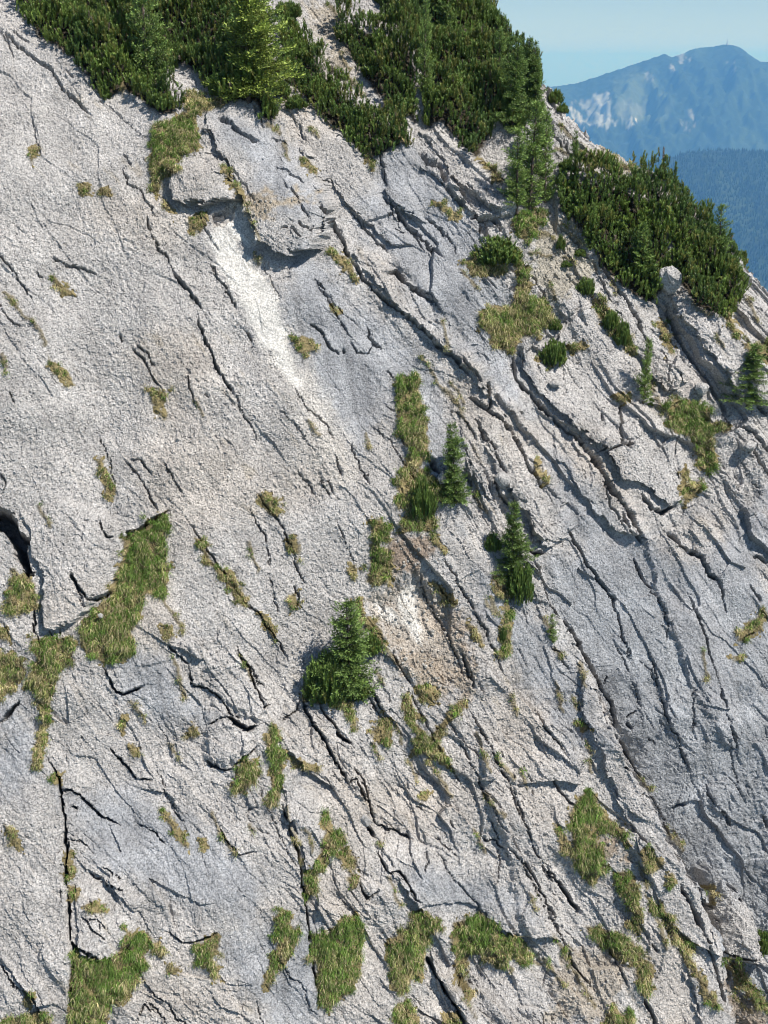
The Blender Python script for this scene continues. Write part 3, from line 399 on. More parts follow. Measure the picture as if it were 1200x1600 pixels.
 ('straw grass running down right of the broad dwarf pine', [(803,405),(820,412),(830,445),(825,470),(812,462),(806,430)], .35, .28),
 ('fresh green grass under the larch group', [(798,340),(820,332),(845,325),(855,335),(840,360),(820,372),(800,360)], .75, .26),
 ('grass tongue right of the round dwarf pine', [(888,540),(912,535),(915,542),(895,555)], .5, .22),
 ('grass saddle below the round dwarf pine', [(842,560),(856,566),(868,572),(858,575)], .4, .18),
 ('grass strip in the upper right gully', [(920,470),(940,475),(965,500),(985,530),(992,555),(978,550),(955,520),(935,495)], .55, .24),
 ('thin grass line left of the rounded shoulder slab', [(1028,500),(1042,505),(1048,530),(1055,555),(1042,552),(1034,525)], .5, .22),
 ('bright meadow patch under the right hand spruce', [(1038,640),(1052,628),(1080,628),(1100,632),(1108,655),(1118,670),(1112,690),(1118,715),(1112,735),(1098,735),(1090,712),(1086,690),(1066,680),(1044,668)], .6, .28),
 ('straw fringe reaching right from the bright meadow', [(1105,662),(1130,655),(1145,662),(1138,675),(1115,674)], .3, .24),
 ('grass tuft under the outcrop, lower of two', [(1058,765),(1075,752),(1098,755),(1096,770),(1080,785),(1065,795),(1060,782)], .6, .26),
 ('grass tuft under the outcrop, upper of two', [(1060,735),(1074,728),(1076,740),(1066,752),(1060,748)], .45, .22),
 ('grass tuft in the notch of the pale outcrop', [(960,620),(975,612),(980,622),(968,634)], .35, .2),
 ('straw ledge at the right edge beyond the shoulder slab', [(1160,535),(1182,540),(1200,535),(1210,560),(1190,566),(1170,555)], .45, .28),
 ('straw line along the right spur crest', [(1135,485),(1150,500),(1160,530),(1148,522),(1138,505)], .4, .22),
 ('grass comma on the right grey wall', [(1190,952),(1196,962),(1190,982),(1178,988),(1165,1000),(1150,1005),(1158,985),(1175,970)], .5, .24),
 ('straw dab below the grass comma', [(1140,1022),(1158,1022),(1155,1034),(1144,1032)], .25, .18),
 ('straw patch on the stony rib of the right spur', [(905,232),(935,240),(960,250),(990,262),(970,262),(935,254),(908,250)], .12, .24),
 ('grass bald in the broad top thicket edge', [(566,235),(578,234),(584,248),(580,262),(568,255)], .5, .26),
 ('straw strip on the rib below the top thicket', [(470,240),(480,245),(496,268),(498,280),(486,274),(474,256)], .35, .22),
 ('straw ledge below the middle dwarf pines', [(604,172),(622,180),(636,212),(640,228),(628,225),(616,205)], .45, .26),
 ('straw grass between dark block and its lower ledge', [(678,315),(692,320),(708,330),(724,332),(718,345),(700,338),(684,330)], .25, .24),
 ('straw strip on the slope below the largest thicket', [(752,245),(768,255),(782,275),(786,288),(772,282),(758,262)], .4, .24),
 ('slim grass strip along the lower slab of the central crack', [(840,715),(848,730),(852,758),(845,756),(838,735)], .5, .16),
 ('pale tuft on the grey slab foot near the centre', [(656,1240),(668,1240),(670,1250),(660,1252)], .3, .16),
 ('straw tuft below a seam, lower left of centre', [(250,1260),(262,1270),(285,1300),(298,1320),(296,1328),(284,1322),(268,1296)], .3, .18),
 ('brown tuft right of the seam tuft', [(308,1304),(322,1308),(326,1320),(316,1324)], .1, .16),
 ('olive tuft above the rough lower left slab', [(186,1122),(198,1122),(200,1136),(192,1146),(186,1138)], .3, .18),
 ('olive tuft between two small overhangs', [(294,1138),(304,1134),(312,1148),(304,1156),(295,1150)], .35, .18),
 ('brown tuft beside the lower left overhang', [(200,1162),(212,1160),(216,1176),(206,1180)], .2, .16),
 ('straw tuft at the head of a thin crack, left of centre', [(250,978),(266,976),(270,992),(260,1002),(252,990)], .2, .18),
 ('twin straw tufts on the bare rib right of centre', [(905,1130),(922,1132),(924,1142),(912,1146)], .3, .18),
]
# sparse tufts along seams; joined into one mass, nobody could count them
TUFT_LINES = [[(0,460),(20,472),(45,500),(70,540)],[(0,558),(10,580)],[(60,792),(72,810),(80,828)],[(255,930),(270,955),(285,985)],[(370,1020),(385,1045),(395,1065)],[(270,1030),(282,1075),(290,1090)],
 [(390,850),(396,880),(400,890)],[(310,628),(318,650)],[(205,1100),(225,1130)],[(265,1165),(275,1185)],[(330,1270),(345,1300),(365,1330)],[(392,1290),(400,1300)],[(450,1265),(462,1310),(470,1345)],[(480,1300),(488,1330)],
 [(608,1370),(614,1400),(622,1410)],[(590,1318),(592,1324)],[(540,1350),(556,1375)],[(660,560),(690,600),(720,640),(735,665)],[(690,500),(702,540)],[(705,600),(725,630)],[(745,770),(760,800)],[(768,935),(775,960)],
 [(800,1085),(805,1120)],[(865,1070),(880,1110)],[(896,1090),(908,1110)],[(780,1180),(800,1220)],[(812,1210),(826,1235)],[(915,1160),(922,1180)],[(920,1190),(924,1205)],[(905,1040),(912,1070)],[(1000,1205),(1020,1235)],[(1055,1300),(1065,1330)],[(1038,1290),(1060,1325)],
 [(760,940),(775,960)],[(640,1190),(655,1220)],[(670,1190),(690,1225),(705,1245)],[(740,1150),(765,1200)],[(760,1240),(785,1275)],[(700,1100),(720,1110)],[(590,1050),(600,1070)],[(600,1010),(620,1035)],
 [(865,1470),(900,1520),(930,1570)],[(800,1480),(850,1510)],[(830,1400),(840,1420)],[(850,1500),(880,1540)],[(720,1560),(740,1590)],[(780,1500),(800,1520)],[(1000,1350),(1015,1390)],[(1025,1440),(1045,1480)],[(985,1480),(1010,1500)],
 [(720,420),(745,450)],[(830,395),(860,400)],[(860,440),(870,470)],[(830,360),(870,370)],[(880,350),(910,380)],[(940,470),(945,500)],[(955,430),(965,460)],[(880,405),(900,412)],[(1170,470),(1185,500)],[(1085,480),(1110,490)],[(1010,580),(1020,610)],[(1025,620),(1035,650)],[(1120,520),(1130,540)],
 [(425,135),(450,160)],[(420,190),(435,210)],[(445,225),(455,245)],[(480,200),(495,215)],[(505,175),(520,200)],[(425,100),(440,120)],[(512,10),(530,35)],[(530,80),(545,110)],[(540,120),(560,145)],[(880,200),(900,230)],[(870,230),(890,245)],[(395,345),(405,375)],[(380,318),(388,335)],[(188,120),(192,150)],
 [(740,1300),(760,1330)],[(1075,760),(1095,750)],[(580,1160),(590,1185)],[(620,1130),(628,1160)],[(1100,1020),(1108,1060)],[(850,965),(855,985)],[(868,1010),(880,1030)],[(570,680),(576,700)],[(480,655),(500,680)],[(395,395),(405,410)],[(30,905),(20,890)],[(1150,1560),(1170,1580)]]

# ------------------------------------------------------------------ the cliff: a tilted, bent rock face, displaced along its normal
PSI = math.radians(12.0)
C0 = np.array([0, 37.6, -13.7]); XH = np.array([math.cos(PSI), math.sin(PSI), 0]); YH = np.array([-math.sin(PSI), math.cos(PSI), 0]); ZH = np.array([0, 0, 1.])
def spaced(a0, a1, b0, b1, d, grow=1.12):
    mid = np.arange(a0, a1, d); lo = [a0]; h = d
    while lo[-1] > b0: h = min(h * grow, .14); lo.append(lo[-1] - h)
    hi = [mid[-1]]; h = d
    while hi[-1] < b1: h = min(h * grow, .14); hi.append(hi[-1] + h)
    return np.concatenate([lo[:0:-1], mid, hi[1:]])
STEP = .0345
S = spaced(-14.2, 15.5, -18, 22, STEP); Tt = spaced(-18.4, 22.2, -21, 25, STEP)
tt = np.linspace(-30, 40, 7001)
th = np.radians(61 - 22 * sstep(7, 17, tt) + 3 * sstep(0, -15, tt))
yy = np.cumsum(np.cos(th)) * .01; zz = np.cumsum(np.sin(th)) * .01; i0 = np.argmin(abs(tt)); yy -= yy[i0]; zz -= zz[i0]
NS, NT = len(S), len(Tt)
gs, gt = np.meshgrid(S, Tt); gs = gs.ravel(); gt = gt.ravel()
py_ = np.interp(gt, tt, yy); pz_ = np.interp(gt, tt, zz); pth = np.interp(gt, tt, th)
P0 = C0 + gs[:, None] * XH + py_[:, None] * YH + pz_[:, None] * ZH
NRM = -np.sin(pth)[:, None] * YH + np.cos(pth)[:, None] * ZH
TUP = np.cos(pth)[:, None] * YH + np.sin(pth)[:, None] * ZH
uv0, _ = project(P0)
print('grid', NS, NT, 'v range', uv0[:, 1].min(), uv0[:, 1].max(), round(time.time() - T0, 1))

def warp(uv, a1=4.5, a2=1.8):
    w = uv.copy()
    for k in (0, 1):
        w[:, k] += a1 * perlin(uv[:, 0] / 46, uv[:, 1] / 46, 40 + k) + a2 * perlin(uv[:, 0] / 13, uv[:, 1] / 13, 50 + k) + .45 * a2 * perlin(uv[:, 0] / 5, uv[:, 1] / 5, 60 + k)
    return w
# large shapes
D0 = .55 * fbm(gs / 7.5, gt / 7.5, 2, 1) + .16 * fbm(gs / 2.2, gt / 2.2, 2, 2)
w0 = warp(uv0)
jx, _ = facets(gs / .55, gt / .7, 21); jy, _ = facets(gs / .6, gt / .5, 22); jx2, _ = facets(gs / .2, gt / .26, 23)
J = np.stack([11 * jx + 4 * jx2, 9 * jy - 4 * jx2], 1); w0 += J * .7
slab_of = np.full(len(gs), -1, np.int16)
SHEAR = np.array([-.80, -.58])                       # slabs lean out along (XH, up-slope): their lower left edges overhang
SHX = np.zeros(len(gs)); SH_PX = np.array([-.80 * 46, .58 * 44])
def lump(pts, h, soft, lean=None, share=1.0):
    shk = 0.0 if lean is None or lean[0] >= 1 or h < .25 else 1.0
    ix = near_idx(pts, w0, 70); q = np.ones(len(ix))
    if lean is not None:
        l = np.array(lean, float); l /= np.linalg.norm(l); p = np.asarray(pts, float) @ l
        q = np.clip((w0[ix] @ l - p.min()) / (p.max() - p.min()), 0, 1); q = share + (1 - share) * q
    qq = w0[ix] + SH_PX * (h * q * shk)[:, None]
    d, _, _ = polyline(pts, qq, True); sd = np.where(inside(pts, qq), d, -d)
    m = sstep(-soft * .3, soft * .6, sd) * (.62 + .38 * np.sqrt(np.clip(sd / 48, 0, 1))) * q * h
    D0[ix] += m; SHX[ix] += m * shk
    return ix, sd
for k, (lab, pts, h, soft, lean, share) in enumerate(SLABS):
    ix, sd = lump(pts, h * .72, soft, lean, share); slab_of[ix[sd > 0]] = k
for pts, h, soft in KNOBS: lump(pts, h * .5, soft * 1.6)
# the dark slot at the left edge and the rockfall niche
def pit(pts, depth, soft):
    ix, sd = poly_sd(pts, w0, 40); D0[ix] -= depth * sstep(-soft * .3, soft, sd)
pit([(-40, 770), (0, 786), (18, 800), (36, 838), (50, 896), (40, 892), (24, 862), (8, 822), (-40, 818)], 2.6, 5)
pit([(330, 330), (352, 322), (364, 318), (366, 338), (350, 356), (332, 350)], .3, 6)
pit([(372, 392), (400, 402), (430, 414), (466, 404), (452, 425), (436, 440), (405, 430)], .12, 8)
pit([(575, 940), (648, 885), (712, 940), (748, 1060), (690, 1065), (610, 1010)], .3, 28)
# gully drop: everything right of the line lies deeper, more and more towards the bottom
d, s, par = polyline(GULLY, w0); yv = w0[:, 1]
right = np.where((s > 0) | (yv < 862), d, -d)
below = sstep(862, 1000, yv)
D0 -= np.where(yv > 862, sstep(-2, 9, np.where(s > 0, d, -d)), 0) * below * (.30 + 2.6 * sstep(950, 1500, yv)) * (1 - .75 * sstep(0, 300, np.where(s > 0, d, 0)))
# skyline: the slope breaks over and falls away behind the ridge
d, s, par = polyline(RIDGE, w0); rs = np.where(s > 0, d, -d)
D0 -= 2.4 * np.maximum(rs, 0) / 46 + .5 * sstep(-70, 0, rs) * .6
keep_v = rs < 170
P1 = P0 + NRM * D0[:, None] + (XH * SHEAR[0] + TUP * SHEAR[1]) * SHX[:, None]
uv1, _ = project(P1); w1 = warp(uv1, 2.2, 1.1) + J * .15 + 2.2 * np.stack([jx2, facets(gs / .24 + 5, gt / .2, 24)[0]], 1)
print('large', round(time.time() - T0, 1))

# traced cracks and ledges
D1 = np.zeros(len(gs))
rr = np.random.default_rng(11)
cr = list(CR)
for k in range(45):   # more joints along the bedding, as the whole face has them
    u, v = rr.uniform(-60, 1260), rr.uniform(120, 1660)
    a = math.radians(rr.normal(60 + 6 * (v > 900) - 8 * (v < 450), 9)); n = rr.integers(3, 7); L = rr.uniform(12, 30); pts = [(u, v)]
    for j in range(n):
        a2 = a + rr.normal(0, .22); pts.append((pts[-1][0] + L * math.cos(a2), pts[-1][1] + L * math.sin(a2)))
    if any((v0 > 850 and u0 > 830) for u0, v0 in pts) and rr.random() < .5: continue
    cr.append((pts, rr.uniform(.9, 1.5), rr.uniform(.04, .13), rr.uniform(.0, .07)))
for pts, wd, dep, lip in cr:
    ix = near_idx(pts, w1, 60)
    if not len(ix): continue
    d, s, par = polyline(pts, w1[ix])
    end = np.clip(np.minimum(par, 1 - par) * 7, .15, 1)
    wd = wd * np.clip(1 + .9 * perlin(gs[ix] / .45, gt[ix] / .45, 161), .35, 1.7)
    prof = -dep * 1.9 * end * np.exp(-(d / (wd * .56)) ** 4)
    if lip: prof += abs(lip) * end * np.where(s * lip > 0, np.exp(-d / 26.), 0) * sstep(0, 2.2, d)
    D1[ix] += prof
print('cracks', round(time.time() - T0, 1))

# fine rock relief in face coordinates, aligned with the bedding
ang = math.radians(-58); ca, sa = math.cos(ang), math.sin(ang)
ws = gs + .32 * perlin(gs / 3.4, gt / 3.4, 70) + .09 * perlin(gs / .9, gt / .9, 72); wt = gt + .32 * perlin(gs / 3.4, gt / 3.4, 71) + .09 * perlin(gs / .9, gt / .9, 73)
A = ws * ca + wt * sa; B = -ws * sa + wt * ca
smooth = np.zeros(len(gs))
for pts in BLUE:
    ix, sd = poly_sd(pts, warp(uv1, 14, 5) if False else w1, 60)
    smooth[ix] = np.maximum(smooth[ix], sstep(-26, 30, sd + 16 * perlin(gs[ix] / .8, gt[ix] / .8, 91) + 10 * perlin(gs[ix] / .25, gt[ix] / .25, 92)))
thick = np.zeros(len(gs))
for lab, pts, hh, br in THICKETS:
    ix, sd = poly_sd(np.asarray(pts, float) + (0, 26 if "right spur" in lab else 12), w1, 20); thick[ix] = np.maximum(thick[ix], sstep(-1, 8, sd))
scarm = np.zeros(len(gs))
for pts in SCAR:
    ix, sd = poly_sd(pts, w1, 20); scarm[ix] = np.maximum(scarm[ix], sstep(-6, 6, sd))
rough = (1 - .45 * smooth) * (1 - .3 * thick) * (1 - .85 * scarm)
fh, fe = facets(A / 2.1, B / .75, 5); fh2, fe2 = facets(A / .75 + 7, B / .30, 15); fh3, fe3 = facets(A / .24 + 3, B / .13, 25); fh4, fe4 = facets(gs / .115, gt / .13, 35)
zone = sstep(-.15, .35, fbm(gs / 4.2, gt / 4.2, 2, 31))                      # blocky places against smoother ones
right_side = sstep(480, 800, uv1[:, 0]) * .75 + .4 * sstep(900, 1200, uv1[:, 1])
zone = np.clip(zone * (.22 + right_side), 0, 1.1)
for pts in ([(150, 990), (420, 1000), (450, 1300), (220, 1250)], [(105, 1290), (230, 1290), (340, 1470), (120, 1500)], [(590, 1010), (780, 1060), (1000, 1500), (900, 1600), (700, 1300)],
            [(760, 360), (930, 400), (920, 560), (740, 540)], [(460, 1090), (660, 1250), (660, 1440), (480, 1440)], [(560, 180), (800, 230), (800, 420), (620, 400)], [(220, 1490), (330, 1500), (400, 1610), (200, 1610)],
            [(1000, 440), (1220, 480), (1220, 860), (1040, 780)], [(-20, 1490), (110, 1500), (110, 1620), (-20, 1620)], [(590, 1440), (900, 1480), (960, 1620), (600, 1620)]):
    ix, sd = poly_sd(pts, uv1, 60); zone[ix] = np.clip(zone[ix] + .65 * sstep(-45, 45, sd), 0, 1.25)
D1 += (.17 * fh * (.15 + zone) + .085 * fh2 * (.12 + .9 * zone)) * (1 - .4 * smooth)
big, be = facets((A + .3 * perlin(gs / 2, gt / 2, 171)) / 4.6, B / 1.5, 45)
vol_ = sstep(520, 760, uv1[:, 0]) * sstep(180, 300, uv1[:, 1]) * (1 - .6 * smooth * sstep(860, 960, uv1[:, 1]))
D1 += .30 * big * vol_ + .06 * big * (1 - vol_)
lay = sstep(-.2, .35, fbm(A / 5, B / 2.2, 2, 175)) * (.12 + .88 * np.maximum(sstep(480, 760, uv1[:, 0]), sstep(1000, 1250, uv1[:, 1])))
for per, am, sd_ in ((1.35, .12, 176), (.50, .055, 177), (.23, .022, 178)):
    f = B / per + .55 * perlin(A / 6, B / 2, sd_) + .14 * perlin(A / 1.4, B / .8, sd_ + 3)
    D1 -= am * (f - np.floor(f)) * lay * sstep(-.35, .35, perlin(A / 2.6, np.floor(f) * 3.7, sd_ + 9)) * (1 - .45 * smooth)
rd = 1 - np.abs(perlin(A / 1.7, B / .34, 81)); D1 += -.07 * sstep(.93, 1.0, rd) * sstep(.1, .5, perlin(gs / 1.3, gt / 1.3, 88)) * (.2 + zone)
D1 += .018 * perlin(A / .7, B / .13, 82) * (.3 + .8 * zone)
g1 = perlin(gs / .27, gt / .33, 84); g3 = 1 - np.abs(perlin(A / .16 + 9, B / .10, 86)); g4 = perlin(gs / .12, gt / .14, 83)
grain = .6 + .5 * sstep(-.5, .6, fbm(gs / 2.4, gt / 2.4, 2, 89))
D1 += rough * grain * (.006 * g1 + .010 * (g3 - .6) + .018 * g4 + .016 * fh3 + .040 * fh4)
D1 += rough * .010 * R_.normal(size=len(gs))
pits = perlin(gs / .36, gt / .30, 87); D1 -= .035 * sstep(.66, .8, pits) * rough
PF = P1 + NRM * D1[:, None]
uvF, zF = project(PF)
print('relief', round(time.time() - T0, 1))

# albedo of the rock: light weathered limestone, bluish smooth faces, scar, soil under the plants
base = np.array([.478, .455, .436]); blue = np.array([.355, .36, .375])
n_l = fbm(gs / 1.6, gt / 1.6, 3, 95)
Ccol = base * (1 + .10 * n_l)[:, None] * np.ones((len(gs), 3))
warm = sstep(0, .8, fbm(gs / 5, gt / 5, 2, 96)); Ccol = Ccol * (1 + warm[:, None] * np.array([.03, -.01, -.06]))
stk = sstep(.1, .75, perlin(gs / .35 + .25 * gt, gt / 3.6, 97)); sm = smooth * .92
Ccol = Ccol * (1 - sm[:, None]) + blue * (1 + .16 * n_l)[:, None] * sm[:, None]
wall = (polyline(GULLY, w1)[1] > 0) * sstep(880, 960, w1[:, 1]) * (polyline(GULLY, w1)[0] < 420) * (slab_of < 0)
Ccol = Ccol * (1 - .9 * wall[:, None]) + np.array([.355, .362, .375]) * (1 + .2 * n_l)[:, None] * .9 * wall[:, None]
Ccol *= (1 - .22 * stk * (.35 + .65 * smooth))[:, None]
ochre = sstep(.45, .9, fbm(A / 1.3, B / .35, 3, 98)) * sstep(-.1, .5, fbm(gs / 3.5, gt / 3.5, 2, 99)) * (1 - smooth)
Ccol = Ccol * (1 - .35 * ochre[:, None]) + np.array([.36, .30, .21]) * .35 * ochre[:, None]
def paint(pts, c, soft, amt=1.0, nz=10):
    ix, sd = poly_sd(pts, w1, 60)
    m = amt * sstep(-soft, soft, sd + nz * perlin(gs[ix] / .5, gt[ix] / .5, 101) + nz * .6 * perlin(gs[ix] / .16, gt[ix] / .16, 102))
    Ccol[ix] = Ccol[ix] * (1 - m[:, None]) + np.array(c) * m[:, None]
for pts in SCAR_SOFT: paint(pts, (.60, .56, .51), 22, .65, 16)
for pts, c in SOIL: paint(pts, c, 9, .85, 16)
for pts in SCAR: paint(pts, (.76, .725, .67), 7, .92, 8)
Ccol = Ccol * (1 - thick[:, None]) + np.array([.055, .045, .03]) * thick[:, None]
UVW = warp(uvF, 6.5, 3.2)                       # ragged edges for plant patches
turf = np.zeros(len(gs))
for g in GRASS:
    ix, sd = poly_sd(g[1], UVW, 20); turf[ix] = np.maximum(turf[ix], sstep(-3, 3, sd))
for pts in TUFT_LINES:
    ix = near_idx(pts, UVW, 20); d, s, p = polyline(pts, UVW[ix]); turf[ix] = np.maximum(turf[ix], .8 * sstep(5, 1, d))
tc = np.array([.19, .155, .08]) * (1 + .3 * n_l)[:, None]
Ccol = Ccol * (1 - turf[:, None]) + tc * turf[:, None]
PF = PF + NRM * (turf * (.04 + .05 * g1))[:, None]
uvF, zF = project(PF)
Ccol = np.clip(Ccol, .01, .9)

# nearest visible grid vertex per 2-px cell, for standing plants on the face
cw, chh = 760, 960
ci = ((uvF[:, 0] + 160) / 2).astype(int); cj = ((uvF[:, 1] + 160) / 2).astype(int)
ok = (ci >= 0) & (ci < cw) & (cj >= 0) & (cj < chh) & keep_v
zb = np.full(cw * chh, 1e9); key = np.where(ok, cj * cw + ci, 0)
np.minimum.at(zb, key[ok], zF[ok])
vis = ok & (zF < zb[key] + .35)
vis_ix = np.where(vis)[0]; vis_uv = uvF[vis_ix]
def at(u, v):
    d = ((vis_uv - (u, v)) ** 2).sum(1); near = vis_ix[np.argpartition(d, 6)[:6]]
    return PF[near].mean(0)

# mesh: faces split between the cliff body and the slabs one can tell apart
idx = np.arange(NS * NT).reshape(NT, NS)
quads = np.stack([idx[:-1, :-1], idx[:-1, 1:], idx[1:, 1:], idx[1:, :-1]], -1).reshape(-1, 4)
quads = quads[keep_v[quads].all(1)]
fs = slab_of[quads[:, 0]]
def submesh(name, q, parent=None):
    used = np.unique(q); remap = np.zeros(len(gs), np.int32); remap[used] = np.arange(len(used))
    return mesh_np(name, PF[used], remap[q], M_rock, Ccol[used], parent)
right_face = (uvF[quads[:, 0], 0] > 826) & (w0[quads[:, 0], 1] > 862)
dG, sG, pG = polyline(GULLY, w0[quads[:, 0]]); right_face &= (sG > 0) & (fs < 0)
cliff = submesh('cliff', quads[(fs < 0) & ~right_face])
tag(cliff, 'pale grey limestone cliff face with diagonal cracks and grassy ledges', kind='structure')
rw = submesh('rock_wall', quads[right_face], cliff); rw['label'] = 'smooth blue grey back wall across the gully'
for k, sl in enumerate(SLABS):
    q = quads[fs == k]
    if len(q): o = submesh('rock_slab', q, cliff); o['label'] = sl[0]
print('cliff', round(time.time() - T0, 1), len(quads))

# ------------------------------------------------------------------ plants
def unit(a): return a / (np.linalg.norm(a, axis=-1, keepdims=True) + 1e-9)
UPV = np.array([0, 0, 1.])
def blades(P, N, L, green, rng, wide=.0088, tint=None):
    """curved grass blades rooted at P: 5 vertices, one quad split in two and a tip"""
    n = len(P); P = P + rng.normal(0, .012, (n, 3))
    out = unit(N * .55 + UPV * .5 + rng.normal(0, .38, (n, 3)))
    down = unit(-TUP_mean + rng.normal(0, .35, (n, 3)))
    ln = (L * rng.uniform(.45, 1.15, n))[:, None]
    p1 = P + out * ln * .55; p2 = p1 + unit(out * .5 + down * 1.1) * ln * .65
    side = unit(np.cross(out, rng.normal(0, 1, (n, 3)))) * (wide * rng.uniform(.6, 1.4, n))[:, None]
    V = np.stack([P - side, P + side, p1 - side * .8, p1 + side * .8, p2], 1).reshape(-1, 3)
    b = np.arange(n)[:, None] * 5
    Fc = np.concatenate([b + [0, 1, 3], b + [0, 3, 2], b + [2, 3, 4]], 1).reshape(-1, 3)
    isg = green
    g = np.array([.135, .225, .042]); s = np.array([.54, .46, .26]); o = np.array([.27, .285, .09])
    r = rng.random(n)
    c = np.where((r < isg)[:, None], g * rng.uniform(.65, 1.35, (n, 1)), np.where((r < isg + .35 * (1 - isg))[:, None], o * rng.uniform(.7, 1.3, (n, 1)), s * rng.uniform(.6, 1.25, (n, 1))))
    if tint is not None: c = c * tint[:, None]
    return V, Fc, np.repeat(c, 5, 0)
TUP_mean = np.array([-.0, .55, .83])
def frame_of(ix): return PF[ix], NRM[ix]
def grow(ix, L, green, dens, rng):
    """tussocks: blades gather round random centres"""
    n = int(len(ix) * STEP * STEP * dens); n = max(n, 26)
    nt_ = max(3, n // 42); cen = rng.choice(ix, nt_)
    lens = L * rng.uniform(.5, 1.55, nt_); gr = np.clip(green + rng.normal(0, .26, nt_) + .35 * perlin(gs[cen] / .8, gt[cen] / .8, 120) + .45 * ((gt[cen] - gt[ix].min()) / (np.ptp(gt[ix]) + .01) - .5), .02, .97)
    k = rng.integers(0, nt_, n); c = cen[k]
    off = rng.normal(0, .062, (n, 2)); P = PF[c] + off[:, :1] * XH + off[:, 1:] * TUP[c]
    return blades(P, NRM[c], lens[k] * np.exp(-(off ** 2).sum(1) / .012).clip(.45, 1) * 1.25, gr[k], rng, tint=np.exp(rng.normal(0, .22, nt_))[k])
for lab, pts, green, L in GRASS:
    ix, sd = poly_sd(pts, UVW, 10); ix = ix[(sd + 10 * perlin(gs[ix] / .3, gt[ix] / .3, 133) + 5 * perlin(gs[ix] / .13, gt[ix] / .13, 134) > R_.uniform(-3, 5, len(ix))) & vis[ix]]
    if len(ix) < 4: print('few', lab, len(ix)); continue
    V, Fc, c = grow(ix, L * .85, green * .92, 2600 if len(ix) > 400 else 1300, R_)
    org = PF[ix].mean(0)
    o = empty('grass_patch', org)
    mk = np.zeros(len(gs), bool); mk[ix] = True; qm = mk[quads].any(1) if len(ix) < 60 else (mk[quads].sum(1) >= 2); tq = quads[qm]
    us = np.unique(tq); rm = np.zeros(len(gs), np.int32); rm[us] = np.arange(len(us))
    mesh_np('turf', PF[us] + NRM[us] * .012 - org, rm[tq], M_soil, tc[us] * R_.uniform(.8, 1.25, (len(us), 1)), o)
    mesh_np('blades', V - org, Fc, M_grass, c, o)['kind'] = 'stuff'
    tag(o, lab, 'grass', 'grass patches on the cliff ledges')
Vs, Fs, Cs, off = [], [], [], 0
for pts in TUFT_LINES:
    ix = near_idx(pts, UVW, 8); d, s, p = polyline(pts, UVW[ix]); ix = ix[(d < 4.0) & vis[ix]]
    ix = ix[perlin(gs[ix] / .35, gt[ix] / .35, 131) > -.15]
    if len(ix) < 4: continue
    V, Fc, c = grow(ix, .15, .3, 900, R_); Vs.append(V); Fs.append(Fc + off); Cs.append(c); off += len(V)
o = mesh_np('sparse_grass', np.concatenate(Vs), np.concatenate(Fs), M_grass, np.concatenate(Cs))
tag(o, 'sparse straw coloured grass tufts along cracks and seams of the cliff', kind='stuff')

def shoots(P, AX, L, Rr, tint, rng, rings=5, pet=5):
    """bottle-brush pine shoots: rings of slim needle fans round an axis plus a tip"""
    n = len(P); AX = unit(AX)
    X = unit(np.cross(AX, rng.normal(0, 1, (n, 3)))); Y = np.cross(AX, X)
    tris = []; cols = []
    for k in range(rings):
        f = k / rings
        for j in range(pet):
            a = 2 * math.pi * (j + .5 * (k % 2)) / pet + rng.uniform(-.4, .4, n)
            dr = np.cos(a)[:, None] * X + np.sin(a)[:, None] * Y
            tg = -np.sin(a)[:, None] * X + np.cos(a)[:, None] * Y
            b0 = P + AX * (L * f)[:, None]
            w = (Rr * .30)[:, None]
            tip = b0 + AX * (L * .30)[:, None] + dr * (Rr * rng.uniform(.75, 1.2, n) * (1.05 - .3 * f))[:, None]
            tris.append(np.stack([b0 - tg * w + dr * .01, b0 + tg * w + dr * .01, tip], 1))
            cols.append(tint * rng.uniform(.72, 1.25, (n, 1)) * (.85 + .45 * f))
    V = np.stack(tris, 1).reshape(-1, 3); c = np.repeat(np.stack(cols, 1).reshape(-1, 3), 3, 0)
    return V, np.arange(len(V)).reshape(-1, 3), c
PINE = np.array([.125, .185, .045]); OLIVE = np.array([.21, .22, .06]); FRESH = np.array([.10, .19, .035])
for lab, pts, hh, br in THICKETS:
    ix, sd = poly_sd(np.asarray(pts, float) + (0, 26 if 'right spur' in lab else 12), UVW, 12); ix = ix[(sd + 7 * perlin(gs[ix] / .5, gt[ix] / .5, 141) > -2) & keep_v[ix]]
    n = int(len(ix) * STEP * STEP * 150); c = R_.choice(ix, n)
    lum = fbm(gs[c] / 1.3, gt[c] / 1.3, 2, 140); h = hh * np.clip(.55 + 1.1 * lum, .08, 1.5) * np.where(R_.random(n) < .6, 1, R_.uniform(.2, .9, n))
    P = PF[c] + R_.normal(0, .03, (n, 3)) + (UPV * .75 + NRM[c] * .4) * h[:, None]
    ax = UPV * .9 + NRM[c] * .35 + R_.normal(0, .27, (n, 3))
    sz = np.exp(.25 * perlin(gs[c] / 1.1, gt[c] / 1.1, 143)); L = R_.uniform(.15, .33, n) * sz; Rr = R_.uniform(.045, .08, n) * sz
    t = PINE * br * np.exp(R_.normal(0, .22, (n, 1))); reg = perlin(gs[c] / 1.7, gt[c] / 1.7, 144)[:, None]; t = t * (1 + np.clip(reg, -.5, .8) * np.array([.5, .38, .15])); ol = (R_.random(n) < .10 + .25 * (lum > .3))[:, None]; t = np.where(ol, OLIVE * .9, t); dead = (R_.random(n) < .02)[:, None]; t = np.where(dead, np.array([.20, .16, .12]), t)
    V, Fc, cc = shoots(P, ax, L, Rr, t, R_)
    o = mesh_np('dwarf_pine_thicket', V, Fc, M_needle, cc); tag(o, lab, kind='stuff')
    print(lab, n)

